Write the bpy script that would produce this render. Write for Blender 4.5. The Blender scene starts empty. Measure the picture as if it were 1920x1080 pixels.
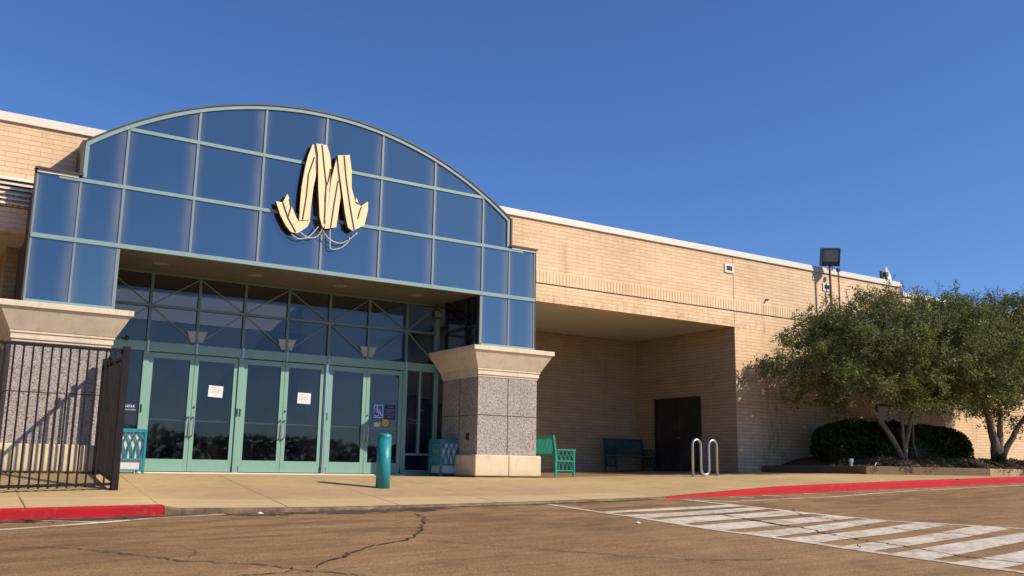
import bpy, bmesh, math, random
from mathutils import Vector, Matrix
from math import sin, cos, pi, radians, sqrt, atan2, asin

random.seed(7)
S = bpy.context.scene
COL = S.collection

# ------------------------------------------------------------------ sun / camera
SUN = Vector((0.88, -1.0, 0.97)).normalized()          # towards the sun

def make_camera():
    f, yaw, pit, roll = 1787.656, radians(33.08797754), radians(10.71906589), radians(0.90180399)
    fw = Vector((sin(yaw) * cos(pit), cos(yaw) * cos(pit), sin(pit)))
    rt = Vector((cos(yaw), -sin(yaw), 0))
    up = rt.cross(fw)
    r2 = rt * cos(roll) + up * sin(roll)
    u2 = -rt * sin(roll) + up * cos(roll)
    cam = bpy.data.cameras.new('camera')
    cam.sensor_width = 36.0
    cam.lens = 36.0 * f / 1920.0
    cam.clip_start = 0.1
    cam.clip_end = 3000
    o = bpy.data.objects.new('camera', cam)
    COL.objects.link(o)
    m = Matrix((r2, u2, -fw)).transposed().to_4x4()
    o.matrix_world = m
    S.camera = o

make_camera()

# ------------------------------------------------------------------ world, sun
w = bpy.data.worlds.new('World')
S.world = w
w.use_nodes = True
nt = w.node_tree
sky = nt.nodes.new('ShaderNodeTexSky')
sky.sky_type = 'NISHITA'
sky.sun_disc = False
sky.sun_elevation = asin(SUN.z)
sky.sun_rotation = atan2(SUN.x, SUN.y)
sky.altitude = 100
sky.air_density = 1.0
sky.dust_density = 0.35
sky.ozone_density = 3.0
bg = nt.nodes['Background']
bg.inputs['Strength'].default_value = 0.085
tn = nt.nodes.new('ShaderNodeMix'); tn.data_type = 'RGBA'; tn.blend_type = 'MULTIPLY'
tn.inputs[0].default_value = 1.0; tn.inputs[7].default_value = (0.75, 1.07, 1.60, 1)
nt.links.new(sky.outputs[0], tn.inputs[6]); nt.links.new(tn.outputs[2], bg.inputs['Color'])

sd = bpy.data.lights.new('sun', 'SUN')
sd.energy = 5.0
sd.angle = radians(0.53)
sd.color = (1.0, 0.87, 0.70)
so = bpy.data.objects.new('sun', sd)
COL.objects.link(so)
so.rotation_euler = SUN.to_track_quat('Z', 'Y').to_euler()

S.view_settings.view_transform = 'Standard'
S.view_settings.look = 'None'
S.view_settings.exposure = 0
S.view_settings.gamma = 1
S.render.engine = 'CYCLES'
S.cycles.use_denoising = True
S.cycles.max_bounces = 7
S.cycles.diffuse_bounces = 2
S.cycles.transparent_max_bounces = 16
S.cycles.caustics_reflective = False
S.cycles.caustics_refractive = False

# ------------------------------------------------------------------ material helpers
class NT:
    def __init__(s, name):
        s.m = bpy.data.materials.new(name)
        s.m.use_nodes = True
        s.t = s.m.node_tree
        s.b = s.t.nodes['Principled BSDF']
        s.out = s.t.nodes['Material Output']
    def n(s, typ, **kw):
        nd = s.t.nodes.new(typ)
        for k, v in kw.items():
            if k.startswith('i_'):
                key = k[2:]
                key = int(key) if key.isdigit() else key
                nd.inputs[key].default_value = v
            else:
                setattr(nd, k, v)
        return nd
    def l(s, a, b): s.t.links.new(a, b)
    def pos(s):
        g = s.n('ShaderNodeNewGeometry')
        return g.outputs['Position'], g.outputs['Normal']
    def noise(s, vec, scale, detail=4, rough=.55):
        nd = s.n('ShaderNodeTexNoise')
        nd.inputs['Scale'].default_value = scale
        nd.inputs['Detail'].default_value = detail
        nd.inputs['Roughness'].default_value = rough
        s.l(vec, nd.inputs['Vector'])
        return nd.outputs['Fac']
    def ramp(s, fac, stops):
        r = s.n('ShaderNodeValToRGB')
        el = r.color_ramp.elements
        while len(el) < len(stops): el.new(.5)
        for e, (p, c) in zip(el, stops):
            e.position = p
            e.color = (c, c, c, 1) if not isinstance(c, (tuple, list)) else (*c, 1)
        s.l(fac, r.inputs[0])
        return r.outputs[0]
    def mix(s, fac, a, b, mode='MIX'):
        nd = s.n('ShaderNodeMix', data_type='RGBA', blend_type=mode)
        for sock, v in ((nd.inputs[0], fac), (nd.inputs[6], a), (nd.inputs[7], b)):
            if isinstance(v, (int, float)): sock.default_value = v
            elif isinstance(v, (tuple, list)): sock.default_value = (*v, 1) if len(v) == 3 else v
            else: s.l(v, sock)
        return nd.outputs[2]
    def math(s, op, a, b=0.0, clamp=False):
        nd = s.n('ShaderNodeMath', operation=op, use_clamp=clamp)
        for sock, v in ((nd.inputs[0], a), (nd.inputs[1], b)):
            if isinstance(v, (int, float)): sock.default_value = v
            else: s.l(v, sock)
        return nd.outputs[0]
    def bump(s, h, strength=.3, dist=.01):
        b = s.n('ShaderNodeBump')
        b.inputs['Strength'].default_value = strength
        b.inputs['Distance'].default_value = dist
        s.l(h, b.inputs['Height'])
        s.l(b.outputs[0], s.b.inputs['Normal'])
    def base(s, c):
        if isinstance(c, (tuple, list)): s.b.inputs['Base Color'].default_value = (*c, 1)
        else: s.l(c, s.b.inputs['Base Color'])
    def rough(s, v, metal=0.0, spec=None):
        if isinstance(v, (int, float)): s.b.inputs['Roughness'].default_value = v
        else: s.l(v, s.b.inputs['Roughness'])
        s.b.inputs['Metallic'].default_value = metal
        if spec is not None: s.b.inputs['Specular IOR Level'].default_value = spec

def sep(t, vec):
    nd = t.n('ShaderNodeSeparateXYZ'); t.l(vec, nd.inputs[0]); return nd.outputs
def comb(t, x, y, z):
    nd = t.n('ShaderNodeCombineXYZ')
    for i, v in enumerate((x, y, z)):
        if isinstance(v, (int, float)): nd.inputs[i].default_value = v
        else: t.l(v, nd.inputs[i])
    return nd.outputs[0]
def smooth(t, v, a, b):
    nd = t.n('ShaderNodeMapRange', interpolation_type='SMOOTHSTEP')
    t.l(v, nd.inputs[0])
    nd.inputs[1].default_value = a; nd.inputs[2].default_value = b
    return nd.outputs[0]

def m_paint(name, c, rough=.5, var=.12, scale=3.0, dirt=(.25, .2, .15), dirt_amt=.25, metal=0.0, spec=None):
    t = NT(name); p, _ = t.pos()
    n1 = t.noise(p, scale, 5)
    n2 = t.noise(p, scale * 9, 3)
    k = t.math('ADD', t.math('MULTIPLY', n1, .7), t.math('MULTIPLY', n2, .3))
    lo = tuple(max(0, x * (1 - var * 1.6)) for x in c); hi = tuple(min(1, x * (1 + var)) for x in c)
    col = t.ramp(k, [(.3, lo), (.7, hi)])
    d = t.math('MULTIPLY', t.ramp(n1, [(.52, 0.0), (.78, 1.0)]), dirt_amt)
    t.base(t.mix(d, col, dirt))
    t.rough(rough, metal, spec)
    return t.m

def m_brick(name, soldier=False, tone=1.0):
    t = NT(name); p, nrm = t.pos()
    x, y, z = sep(t, p); nx, ny, nz = sep(t, nrm)
    isx = t.math('GREATER_THAN', t.math('ABSOLUTE', nx), .5)
    u = t.math('ADD', t.math('MULTIPLY', x, t.math('SUBTRACT', 1.0, isx)), t.math('MULTIPLY', y, isx))
    wob = t.math('MULTIPLY', t.math('SUBTRACT', t.noise(p, 1.3, 3), .5), .012)
    vec = comb(t, u, t.math('ADD', z, wob), 0.0)
    if soldier:
        vec = comb(t, u, t.math('ADD', z, .59), 0.0)
    br = t.n('ShaderNodeTexBrick')
    br.offset = 0.0 if soldier else .5
    br.inputs['Scale'].default_value = 1.0
    br.inputs['Mortar Size'].default_value = .009 if soldier else .005
    br.inputs['Mortar Smooth'].default_value = .35
    br.inputs['Brick Width'].default_value = .1 if soldier else .37
    br.inputs['Row Height'].default_value = .5 if soldier else .092
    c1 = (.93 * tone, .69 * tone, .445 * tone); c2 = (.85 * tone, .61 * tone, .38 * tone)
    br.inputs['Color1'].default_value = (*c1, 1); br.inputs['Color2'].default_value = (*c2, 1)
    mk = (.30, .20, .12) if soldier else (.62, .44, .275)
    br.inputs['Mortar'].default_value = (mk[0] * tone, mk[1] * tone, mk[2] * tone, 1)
    br.inputs['Bias'].default_value = -.15
    t.l(vec, br.inputs['Vector'])
    col = br.outputs['Color']
    if not soldier:
        zr = t.math('FRACT', t.math('DIVIDE', t.math('ADD', z, wob), .092))
        bed = t.math('GREATER_THAN', t.math('ABSOLUTE', t.math('SUBTRACT', zr, .5)), .435)
        bv = t.noise(comb(t, t.math('MULTIPLY', u, 3.0), t.math('MULTIPLY', z, 9.0), 5.0), 1.0, 3)
        col = t.mix(t.math('MULTIPLY', bed, t.ramp(bv, [(.3, .25), (.7, .85)])), col, (.50 * tone, .335 * tone, .19 * tone))
    # tone of single bricks and of whole areas
    big = t.noise(comb(t, t.math('MULTIPLY', u, .35), t.math('MULTIPLY', z, .6), 0.0), 1.0, 4)
    col = t.mix(1.0, col, t.ramp(big, [(.3, (.86, .84, .80)), (.7, (1.08, 1.06, 1.04))]), 'MULTIPLY')
    rowv = t.noise(comb(t, t.math('MULTIPLY', u, 2.2), t.math('MULTIPLY', z, 9.5), 0.0), 1.0, 2)
    col = t.mix(.38, col, t.ramp(rowv, [(.3, (.82, .80, .77)), (.7, (1.1, 1.08, 1.06))]), 'MULTIPLY')
    fine = t.noise(p, 60, 3)
    col = t.mix(.35, col, t.ramp(fine, [(.3, .75), (.7, 1.15)]), 'MULTIPLY')
    # run-down stains
    st = t.noise(comb(t, t.math('MULTIPLY', u, 2.6), t.math('MULTIPLY', z, .35), 0.0), 1.0, 5, .65)
    stf = t.math('MULTIPLY', t.ramp(st, [(.55, 0.0), (.80, 1.0)]), .40)
    # dirt under the coping, on the lintel edge and at the foot of the wall
    top = smooth(t, z, 5.2, 6.0)
    lint = t.math('MULTIPLY', smooth(t, z, 4.35, 3.98), t.math('GREATER_THAN', z, 3.9))
    foot = smooth(t, z, .7, -.1)
    zone = t.math('ADD', t.math('ADD', t.math('MULTIPLY', top, .35), t.math('MULTIPLY', lint, .9)), t.math('MULTIPLY', foot, .6), True)
    dn = t.ramp(t.noise(comb(t, t.math('MULTIPLY', u, 5.0), t.math('MULTIPLY', z, 2.5), 0.0), 1.0, 4, .7), [(.45, 0.0), (.72, 1.0)])
    dirt = t.math('MAXIMUM', stf, t.math('MULTIPLY', zone, t.math('MULTIPLY', dn, .62)))
    # long-running stain beside the planting
    sx = t.math('MULTIPLY', smooth(t, x, 20.2, 20.9), smooth(t, x, 22.0, 21.1))
    sn = t.ramp(t.noise(comb(t, t.math('MULTIPLY', u, 6.0), t.math('MULTIPLY', z, 1.6), 0.0), 1.0, 5, .7), [(.42, 0.0), (.66, 1.0)])
    dirt = t.math('MAXIMUM', dirt, t.math('MULTIPLY', t.math('MULTIPLY', sx, sn), t.math('MULTIPLY', smooth(t, z, 4.3, 3.0), .6)))
    col = t.mix(dirt, col, (.12, .095, .07))
    t.base(col)
    t.rough(.85, 0, .25)
    h = t.math('ADD', t.math('MULTIPLY', t.math('SUBTRACT', 1.0, br.outputs['Fac']), 1.0), t.math('MULTIPLY', fine, .25))
    t.bump(h, .6, .006)
    return t.m

def m_granite():
    t = NT('granite_aggregate'); p, _ = t.pos()
    v = t.n('ShaderNodeTexVoronoi'); v.inputs['Scale'].default_value = 70
    t.l(p, v.inputs['Vector'])
    sepc = t.n('ShaderNodeSeparateColor'); t.l(v.outputs['Color'], sepc.inputs[0])
    c = t.ramp(sepc.outputs[0], [(.0, (.13, .11, .105)), (.22, (.285, .25, .225)), (.5, (.40, .36, .335)), (.8, (.50, .455, .425)), (1.0, (.62, .56, .50))])
    big = t.noise(p, 1.2, 4)
    c = t.mix(1.0, c, t.ramp(big, [(.3, (.86, .85, .84)), (.7, (1.08, 1.05, 1.04))]), 'MULTIPLY')
    f = t.noise(p, 150, 2)
    c = t.mix(.5, c, t.ramp(f, [(.3, .6), (.7, 1.25)]), 'MULTIPLY')
    t.base(c); t.rough(.75, 0, .3); t.bump(v.outputs['Distance'], .35, .006)
    return t.m

def m_precast(name, c):
    t = NT(name); p, _ = t.pos(); x, y, z = sep(t, p)
    n1 = t.noise(p, 2.2, 6, .65); n2 = t.noise(p, 40, 3)
    col = t.ramp(n1, [(.3, tuple(k * .86 for k in c)), (.7, tuple(min(1, k * 1.06) for k in c))])
    col = t.mix(.3, col, t.ramp(n2, [(.3, .8), (.7, 1.12)]), 'MULTIPLY')
    st = t.noise(comb(t, t.math('MULTIPLY', x, 7.0), t.math('MULTIPLY', y, 7.0), t.math('MULTIPLY', z, 1.0)), 1.0, 5, .7)
    d = t.math('MULTIPLY', t.ramp(st, [(.52, 0.0), (.75, 1.0)]), .38)
    foot = t.math('MULTIPLY', smooth(t, z, .12, -.2), t.ramp(n1, [(.35, .1), (.65, .8)]))
    col = t.mix(t.math('MAXIMUM', d, t.math('MULTIPLY', foot, .55)), col, (.23, .17, .11))
    t.base(col); t.rough(.8, 0, .3); t.bump(n2, .15, .004)
    return t.m

def m_asphalt():
    t = NT('asphalt'); p, _ = t.pos()
    x, y, z = sep(t, p)
    a = t.noise(p, .35, 5, .6); b = t.noise(p, 2.5, 5, .65); f = t.noise(p, 45, 4, .75); ff = t.noise(p, 140, 2)
    col = t.ramp(a, [(.3, (.290, .170, .076)), (.7, (.390, .236, .110))])
    col = t.mix(.8, col, t.ramp(b, [(.3, (.80, .79, .77)), (.7, (1.12, 1.11, 1.09))]), 'MULTIPLY')
    col = t.mix(.85, col, t.ramp(f, [(.30, .38), (.5, 1.0), (.70, 1.62)]), 'MULTIPLY')
    col = t.mix(.6, col, t.ramp(ff, [(.3, .6), (.7, 1.35)]), 'MULTIPLY')
    # dry pale scatter and oil stains
    sp = t.noise(comb(t, t.math('MULTIPLY', x, .9), t.math('MULTIPLY', y, 1.2), 0.0), 1.0, 5, .7)
    col = t.mix(t.math('MULTIPLY', t.ramp(sp, [(.58, 0.0), (.75, 1.0)]), .30), col, (.50, .33, .17))
    o1 = t.noise(comb(t, t.math('MULTIPLY', x, .55), t.math('MULTIPLY', y, 1.1), 3.0), 1.0, 4, .6)
    col = t.mix(t.math('MULTIPLY', t.ramp(o1, [(.55, 0.0), (.66, 1.0)]), .50), col, (.15, .088, .042))
    # wheel-worn lane along the kerb
    lane = t.math('MULTIPLY', smooth(t, y, 9.6, 11.2), smooth(t, y, 13.9, 13.3))
    col = t.mix(t.math('MULTIPLY', lane, t.math('MULTIPLY', t.ramp(t.noise(comb(t, t.math('MULTIPLY', x, .75), t.math('MULTIPLY', y, 2.2), 7.0), 1.0, 4, .6), [(.46, 0.0), (.60, 1.0)]), .62)), col, (.17, .10, .05))
    sk = t.noise(comb(t, t.math('MULTIPLY', x, .35), t.math('MULTIPLY', y, 5.0), 0.0), 1.0, 5, .65)
    col = t.mix(.75, col, t.ramp(sk, [(.32, (.80, .77, .74)), (.5, (1.0, 1.0, 1.0)), (.68, (1.20, 1.19, 1.17))]), 'MULTIPLY')
    vo = t.n('ShaderNodeTexVoronoi'); vo.inputs['Scale'].default_value = 26; t.l(p, vo.inputs['Vector'])
    sc = t.n('ShaderNodeSeparateColor'); t.l(vo.outputs['Color'], sc.inputs[0])
    stn = t.math('MULTIPLY', t.math('LESS_THAN', vo.outputs['Distance'], .20), t.math('GREATER_THAN', sc.outputs[0], .80))
    col = t.mix(t.math('MULTIPLY', stn, .55), col, (.62, .46, .28))
    drk = t.math('MULTIPLY', t.math('LESS_THAN', vo.outputs['Distance'], .22), t.math('LESS_THAN', sc.outputs[1], .16))
    col = t.mix(t.math('MULTIPLY', drk, .5), col, (.09, .055, .03))
    t.base(col); t.rough(.9, 0, .25)
    t.bump(t.math('ADD', f, t.math('MULTIPLY', ff, .6)), .7, .012)
    return t.m

def m_concrete():
    t = NT('sidewalk_concrete'); p, _ = t.pos(); x, y, z = sep(t, p)
    a = t.noise(p, .5, 5, .6); b = t.noise(p, 5, 5, .65); f = t.noise(p, 70, 3)
    col = t.ramp(a, [(.3, (.48, .330, .155)), (.7, (.61, .44, .215))])
    col = t.mix(.7, col, t.ramp(b, [(.3, (.84, .83, .82)), (.7, (1.08, 1.08, 1.08))]), 'MULTIPLY')
    col = t.mix(.4, col, t.ramp(f, [(.3, .75), (.7, 1.2)]), 'MULTIPLY')
    # faded red-painted band
    at = t.n('ShaderNodeAttribute', attribute_name='kerb_dist'); kd = at.outputs['Fac']
    band = t.math('MULTIPLY', smooth(t, kd, .95, 1.25), smooth(t, kd, 2.5, 1.9))
    xr = t.math('MULTIPLY', smooth(t, x, 3.4, 4.6), smooth(t, x, 12.5, 11.2))
    bn = t.ramp(t.noise(p, 1.6, 5, .7), [(.36, .15), (.62, 1.0)])
    col = t.mix(t.math('MULTIPLY', t.math('MULTIPLY', band, xr), t.math('MULTIPLY', bn, .80)), col, (.46, .265, .185))
    # paler apron near the kerb
    ap = t.math('MULTIPLY', smooth(t, kd, 1.0, .85), smooth(t, x, 13.0, 11.5))
    col = t.mix(t.math('MULTIPLY', ap, .4), col, (.68, .50, .28))
    # darker reddish brown inside the recess
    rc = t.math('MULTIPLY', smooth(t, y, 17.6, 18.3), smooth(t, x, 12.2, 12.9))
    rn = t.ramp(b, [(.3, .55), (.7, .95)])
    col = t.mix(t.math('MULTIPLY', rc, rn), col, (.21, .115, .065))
    # joints
    fx = t.math('FRACT', t.math('DIVIDE', t.math('SUBTRACT', x, 3.56), 1.75))
    jx = t.math('LESS_THAN', t.math('ABSOLUTE', t.math('SUBTRACT', fx, .5)), .0)
    jx = t.math('GREATER_THAN', t.math('ABSOLUTE', t.math('SUBTRACT', fx, .5)), .4935)
    fy = t.math('FRACT', t.math('DIVIDE', t.math('SUBTRACT', kd, .68), 1.8))
    jy = t.math('GREATER_THAN', t.math('ABSOLUTE', t.math('SUBTRACT', fy, .5)), .4955)
    j = t.math('MAXIMUM', jx, t.math('MULTIPLY', jy, .55))
    col = t.mix(t.math('MULTIPLY', j, t.math('ADD', .5, t.math('MULTIPLY', ap, .4))), col, (.10, .07, .045))
    # dark stains, dirt near the wall
    sn = t.noise(p, 1.1, 5, .7)
    col = t.mix(t.math('MULTIPLY', t.ramp(sn, [(.6, 0.0), (.74, 1.0)]), .35), col, (.17, .115, .07))
    t.base(col); t.rough(.88, 0, .3)
    t.bump(t.math('SUBTRACT', f, t.math('MULTIPLY', j, 2.0)), .3, .006)
    return t.m

def m_worn(name, c, under, lo=.40, hi=.60, amt=.9, scale=7):
    t = NT(name); p, _ = t.pos()
    n = t.noise(p, scale, 6, .72); b = t.noise(p, 1.3, 4); f = t.noise(p, 80, 3)
    k = t.math('ADD', t.math('MULTIPLY', n, .75), t.math('MULTIPLY', b, .25))
    wear = t.math('MULTIPLY', t.ramp(k, [(lo, 1.0), (hi, 0.0)]), amt)
    col = t.mix(t.ramp(b, [(.3, 0.0), (.7, 1.0)]), tuple(x * .82 for x in c), c)
    col = t.mix(wear, col, under)
    col = t.mix(.4, col, t.ramp(f, [(.3, .7), (.7, 1.2)]), 'MULTIPLY')
    t.base(col); t.rough(.8, 0, .3); t.bump(f, .3, .006)
    return t.m

def m_spandrel():
    """Tinted mirror glass with pale streaks beside the joints (streaks come from the local x of each pane)."""
    t = NT('spandrel_glass'); p, _ = t.pos(); x, y, z = sep(t, p)
    uv = t.n('ShaderNodeUVMap', uv_map='pane'); u, v, _w = sep(t, uv.outputs[0])
    e = t.math('MINIMUM', u, .16)                                 # metres from left joint
    n = t.noise(comb(t, t.math('MULTIPLY', x, 3.0), 0.0, t.math('MULTIPLY', z, 1.2)), 1.0, 4)
    e1 = smooth(t, u, .34, .0)
    e2 = smooth(t, v, .20, .0)
    d = t.math('ADD', t.math('MULTIPLY', t.math('POWER', e2, 1.6), .55), t.math('MULTIPLY', t.math('POWER', e1, 1.6), .8), True)
    d = t.math('MULTIPLY', d, t.ramp(n, [(.25, .45), (.7, 1.0)]))
    d = t.math('ADD', t.math('MULTIPLY', d, .62), t.math('MULTIPLY', n, .02))
    dif = t.n('ShaderNodeBsdfDiffuse')
    t.l(t.mix(d, (.010, .020, .030), (.36, .37, .39)), dif.inputs[0])
    gl = t.n('ShaderNodeBsdfGlossy'); gl.inputs['Roughness'].default_value = .015
    gl.inputs['Color'].default_value = (.56, .655, .68, 1)
    wv = t.noise(p, .55, 2)
    bp = t.n('ShaderNodeBump'); bp.inputs['Strength'].default_value = .05; bp.inputs['Distance'].default_value = .05
    t.l(wv, bp.inputs['Height'])
    gg = t.n('ShaderNodeNewGeometry'); ri = gg.outputs['Random Per Island']
    r2_ = t.math('FRACT', t.math('MULTIPLY', ri, 37.7))
    tv = comb(t, t.math('MULTIPLY', t.math('SUBTRACT', r2_, .5), .05), 0.0, t.math('MULTIPLY', t.math('SUBTRACT', ri, .5), .05))
    va = t.n('ShaderNodeVectorMath', operation='ADD'); t.l(bp.outputs[0], va.inputs[0]); t.l(tv, va.inputs[1])
    vn = t.n('ShaderNodeVectorMath', operation='NORMALIZE'); t.l(va.outputs[0], vn.inputs[0])
    t.l(vn.outputs[0], gl.inputs['Normal'])
    fr = t.n('ShaderNodeFresnel'); fr.inputs[0].default_value = 1.5
    fac = t.math('SUBTRACT', t.math('ADD', t.math('MULTIPLY', fr.outputs[0], .8), .30), t.math('MULTIPLY', d, .35), True)
    mx = t.n('ShaderNodeMixShader'); t.l(fac, mx.inputs[0]); t.l(dif.outputs[0], mx.inputs[1]); t.l(gl.outputs[0], mx.inputs[2])
    t.l(mx.outputs[0], t.out.inputs['Surface'])
    return t.m

def m_clear(name, tint=.42, refl=.85, add=.02):
    t = NT(name); p, _ = t.pos()
    tr = t.n('ShaderNodeBsdfTransparent'); tr.inputs[0].default_value = (tint * .95, tint, tint * 1.02, 1)
    gl = t.n('ShaderNodeBsdfGlossy'); gl.inputs['Roughness'].default_value = .02
    gl.inputs['Color'].default_value = (.92, .95, 1.0, 1)
    bp = t.n('ShaderNodeBump'); bp.inputs['Strength'].default_value = .03; bp.inputs['Distance'].default_value = .05
    t.l(t.noise(p, .8, 2), bp.inputs['Height']); t.l(bp.outputs[0], gl.inputs['Normal'])
    fr = t.n('ShaderNodeFresnel'); fr.inputs[0].default_value = 1.55
    fac = t.math('ADD', t.math('MULTIPLY', fr.outputs[0], refl), add, True)
    mx = t.n('ShaderNodeMixShader'); t.l(fac, mx.inputs[0]); t.l(tr.outputs[0], mx.inputs[1]); t.l(gl.outputs[0], mx.inputs[2])
    df = t.n('ShaderNodeBsdfDiffuse'); df.inputs[0].default_value = (.3, .3, .29, 1)
    dust = t.math('MULTIPLY', t.ramp(t.noise(p, 2.0, 5, .7), [(.4, 0.0), (.8, 1.0)]), .035)
    m2 = t.n('ShaderNodeMixShader'); t.l(dust, m2.inputs[0]); t.l(mx.outputs[0], m2.inputs[1]); t.l(df.outputs[0], m2.inputs[2])
    t.l(m2.outputs[0], t.out.inputs['Surface'])
    return t.m

def m_leaf(name, dark, light, trans=.25):
    t = NT(name); p, _ = t.pos()
    g = t.n('ShaderNodeNewGeometry')
    r = g.outputs['Random Per Island']
    n = t.noise(p, 1.1, 3)
    k = t.math('ADD', t.math('MULTIPLY', r, .55), t.math('MULTIPLY', n, .55))
    col = t.ramp(k, [(.25, dark), (.6, tuple((a + b) / 2 for a, b in zip(dark, light))), (.85, light)])
    df = t.n('ShaderNodeBsdfDiffuse'); t.l(col, df.inputs[0])
    tl = t.n('ShaderNodeBsdfTranslucent'); t.l(t.mix(.4, col, (.20, .26, .03)), tl.inputs[0])
    gl = t.n('ShaderNodeBsdfGlossy'); gl.inputs['Roughness'].default_value = .45; gl.inputs['Color'].default_value = (.7, .75, .7, 1)
    m1 = t.n('ShaderNodeMixShader'); m1.inputs[0].default_value = trans; t.l(df.outputs[0], m1.inputs[1]); t.l(tl.outputs[0], m1.inputs[2])
    m2 = t.n('ShaderNodeMixShader'); m2.inputs[0].default_value = .02; t.l(m1.outputs[0], m2.inputs[1]); t.l(gl.outputs[0], m2.inputs[2])
    t.l(m2.outputs[0], t.out.inputs['Surface'])
    return t.m

def m_bark():
    t = NT('bark'); p, _ = t.pos(); x, y, z = sep(t, p)
    n = t.noise(comb(t, t.math('MULTIPLY', x, 14.0), t.math('MULTIPLY', y, 14.0), t.math('MULTIPLY', z, 3.0)), 1.0, 5, .7)
    t.base(t.ramp(n, [(.3, (.10, .075, .055)), (.5, (.24, .19, .145)), (.72, (.40, .33, .26))]))
    t.rough(.85); t.bump(n, .5, .01)
    return t.m

def m_mulch():
    t = NT('mulch_soil'); p, _ = t.pos()
    n = t.noise(p, 9, 6, .75); f = t.noise(p, 40, 3, .7)
    c = t.ramp(n, [(.3, (.030, .018, .011)), (.55, (.075, .045, .028)), (.75, (.17, .11, .065))])
    c = t.mix(.7, c, t.ramp(f, [(.3, .45), (.7, 1.5)]), 'MULTIPLY')
    t.base(c); t.rough(.95); t.bump(f, .8, .03)
    return t.m

def m_corrug_soffit():
    t = NT('soffit_panel'); p, _ = t.pos(); x, y, z = sep(t, p)
    s = t.math('FRACT', t.math('MULTIPLY', y, 6.6))
    ln = t.math('GREATER_THAN', t.math('ABSOLUTE', t.math('SUBTRACT', s, .5)), .46)
    n = t.noise(p, 1.5, 5)
    c = t.ramp(n, [(.3, (.135, .122, .092)), (.7, (.185, .168, .13))])
    t.base(t.mix(t.math('MULTIPLY', ln, .6), c, (.06, .055, .04)))
    t.rough(.55)
    return t.m

M = {}
M['brick'] = m_brick('tan_brick')
M['brick_shade'] = m_brick('recess_brick_shaded', False, .56)  # tan brick darkened all over to paint in the recess shade
M['soldier'] = m_brick('soldier_brick', True, 1.02)
M['granite'] = m_granite()
M['precast'] = m_precast('precast_stone', (.80, .68, .50))
M['plinth'] = m_precast('precast_plinth', (.80, .655, .44))
M['asphalt'] = m_asphalt()
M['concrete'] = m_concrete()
M['white_road'] = m_worn('worn_white_road_paint', (.80, .71, .56), (.32, .21, .11), .36, .53, .80, 7)
M['line_road'] = m_worn('faded_white_line_paint', (.85, .72, .53), (.34, .21, .105), .36, .54, .75, 5)
M['red_kerb'] = m_worn('red_kerb_paint', (.54, .014, .024), (.42, .12, .08), .32, .47, .62, 9)
M['kerb'] = m_worn('bare_kerb_concrete', (.42, .30, .16), (.085, .058, .036), .40, .66, .9, 3)
M['spandrel'] = m_spandrel()
M['glass'] = m_clear('door_glass', .60, .62, .015)
M['clear_glass'] = m_clear('sidelight_clear_glass', .88, .6, .0)
M['transom_glass'] = m_clear('transom_glass', .72, .55, .01)
M['mint'] = m_paint('mint_painted_aluminium', (.225, .42, .335), .42, .08, 3.0, (.2, .2, .16), .28)
M['mint_pale'] = m_paint('pale_mint_aluminium', (.25, .375, .36), .40, .06, 2.0, (.22, .2, .17), .15)
M['mint_shade'] = m_paint('shaded_mint_aluminium', (.155, .235, .205), .42, .08, 2.0, (.15, .14, .12), .2)  # mint frame colour dulled to carry the shade under the soffit
M['mullion'] = m_paint('grey_blue_joint', (.22, .28, .30), .45, .06, 2.0)
M['dark_trim'] = m_paint('dark_brown_flashing', (.06, .045, .045), .5, .1)
M['soffit'] = m_corrug_soffit()
M['ceil'] = m_paint('recess_ceiling_plaster', (.66, .62, .54), .85, .06, 1.0)
M['white_metal'] = m_paint('white_coping_metal', (.82, .755, .64), .45, .05, 1.5, (.38, .29, .2), .28)
M['cream'] = m_paint('cream_sign_face', (.98, .75, .42), .45, .06, 3.0, (.70, .33, .10), .42)
M['sign_side'] = m_paint('rusty_brown_sign_edge', (.20, .095, .04), .6, .2, 5.0, (.45, .19, .05), .5)
M['sign_pipe'] = m_paint('dark_sign_pipe', (.10, .095, .075), .5, .1)
M['cable'] = m_paint('white_cable', (.66, .62, .56), .5, .05)
M['fence'] = m_paint('dark_brown_fence_metal', (.013, .010, .0105), .6, .15, 4.0, (.07, .045, .03), .3, 0.0, .25)
M['teal'] = m_paint('teal_painted_steel', (.012, .26, .28), .42, .10, 4.0, (.10, .20, .17), .25)
M['green_teal'] = m_paint('green_teal_painted_steel', (.012, .30, .20), .42, .10, 4.0, (.10, .2, .15), .2)
M['bin_teal'] = m_paint('blue_teal_painted_steel', (.018, .24, .31), .42, .10, 4.0, (.10, .2, .2), .2)
M['liner'] = m_paint('pale_grey_bin_liner', (.68, .66, .66), .5, .08, 6.0, (.3, .27, .22), .3)
M['steel'] = m_paint('galvanised_steel', (.55, .56, .58), .32, .08, 8.0, (.3, .28, .26), .2, .85)
M['chrome'] = m_paint('polished_aluminium', (.72, .72, .72), .25, .04, 8.0, metal=.9)
M['black'] = m_paint('black_metal', (.02, .02, .02), .5, .1)
M['steel_door'] = m_paint('dark_grey_steel_door', (.024, .024, .026), .5, .12, 1.5)
M['paper'] = m_paint('white_paper', (.82, .80, .80), .8, .03, 9.0, dirt_amt=.05)
M['ink'] = m_paint('grey_ink', (.38, .38, .42), .8, .05)
M['blue'] = m_paint('blue_sticker', (.03, .13, .46), .5, .05, dirt_amt=.05)
M['navy'] = m_paint('navy_sticker', (.022, .035, .10), .5, .05, dirt_amt=.05)
M['symbol'] = m_paint('white_sticker_print', (.78, .80, .86), .5, .02, dirt_amt=.02)
M['dimprint'] = m_paint('grey_sticker_print', (.22, .24, .33), .5, .02, dirt_amt=.02)
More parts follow.
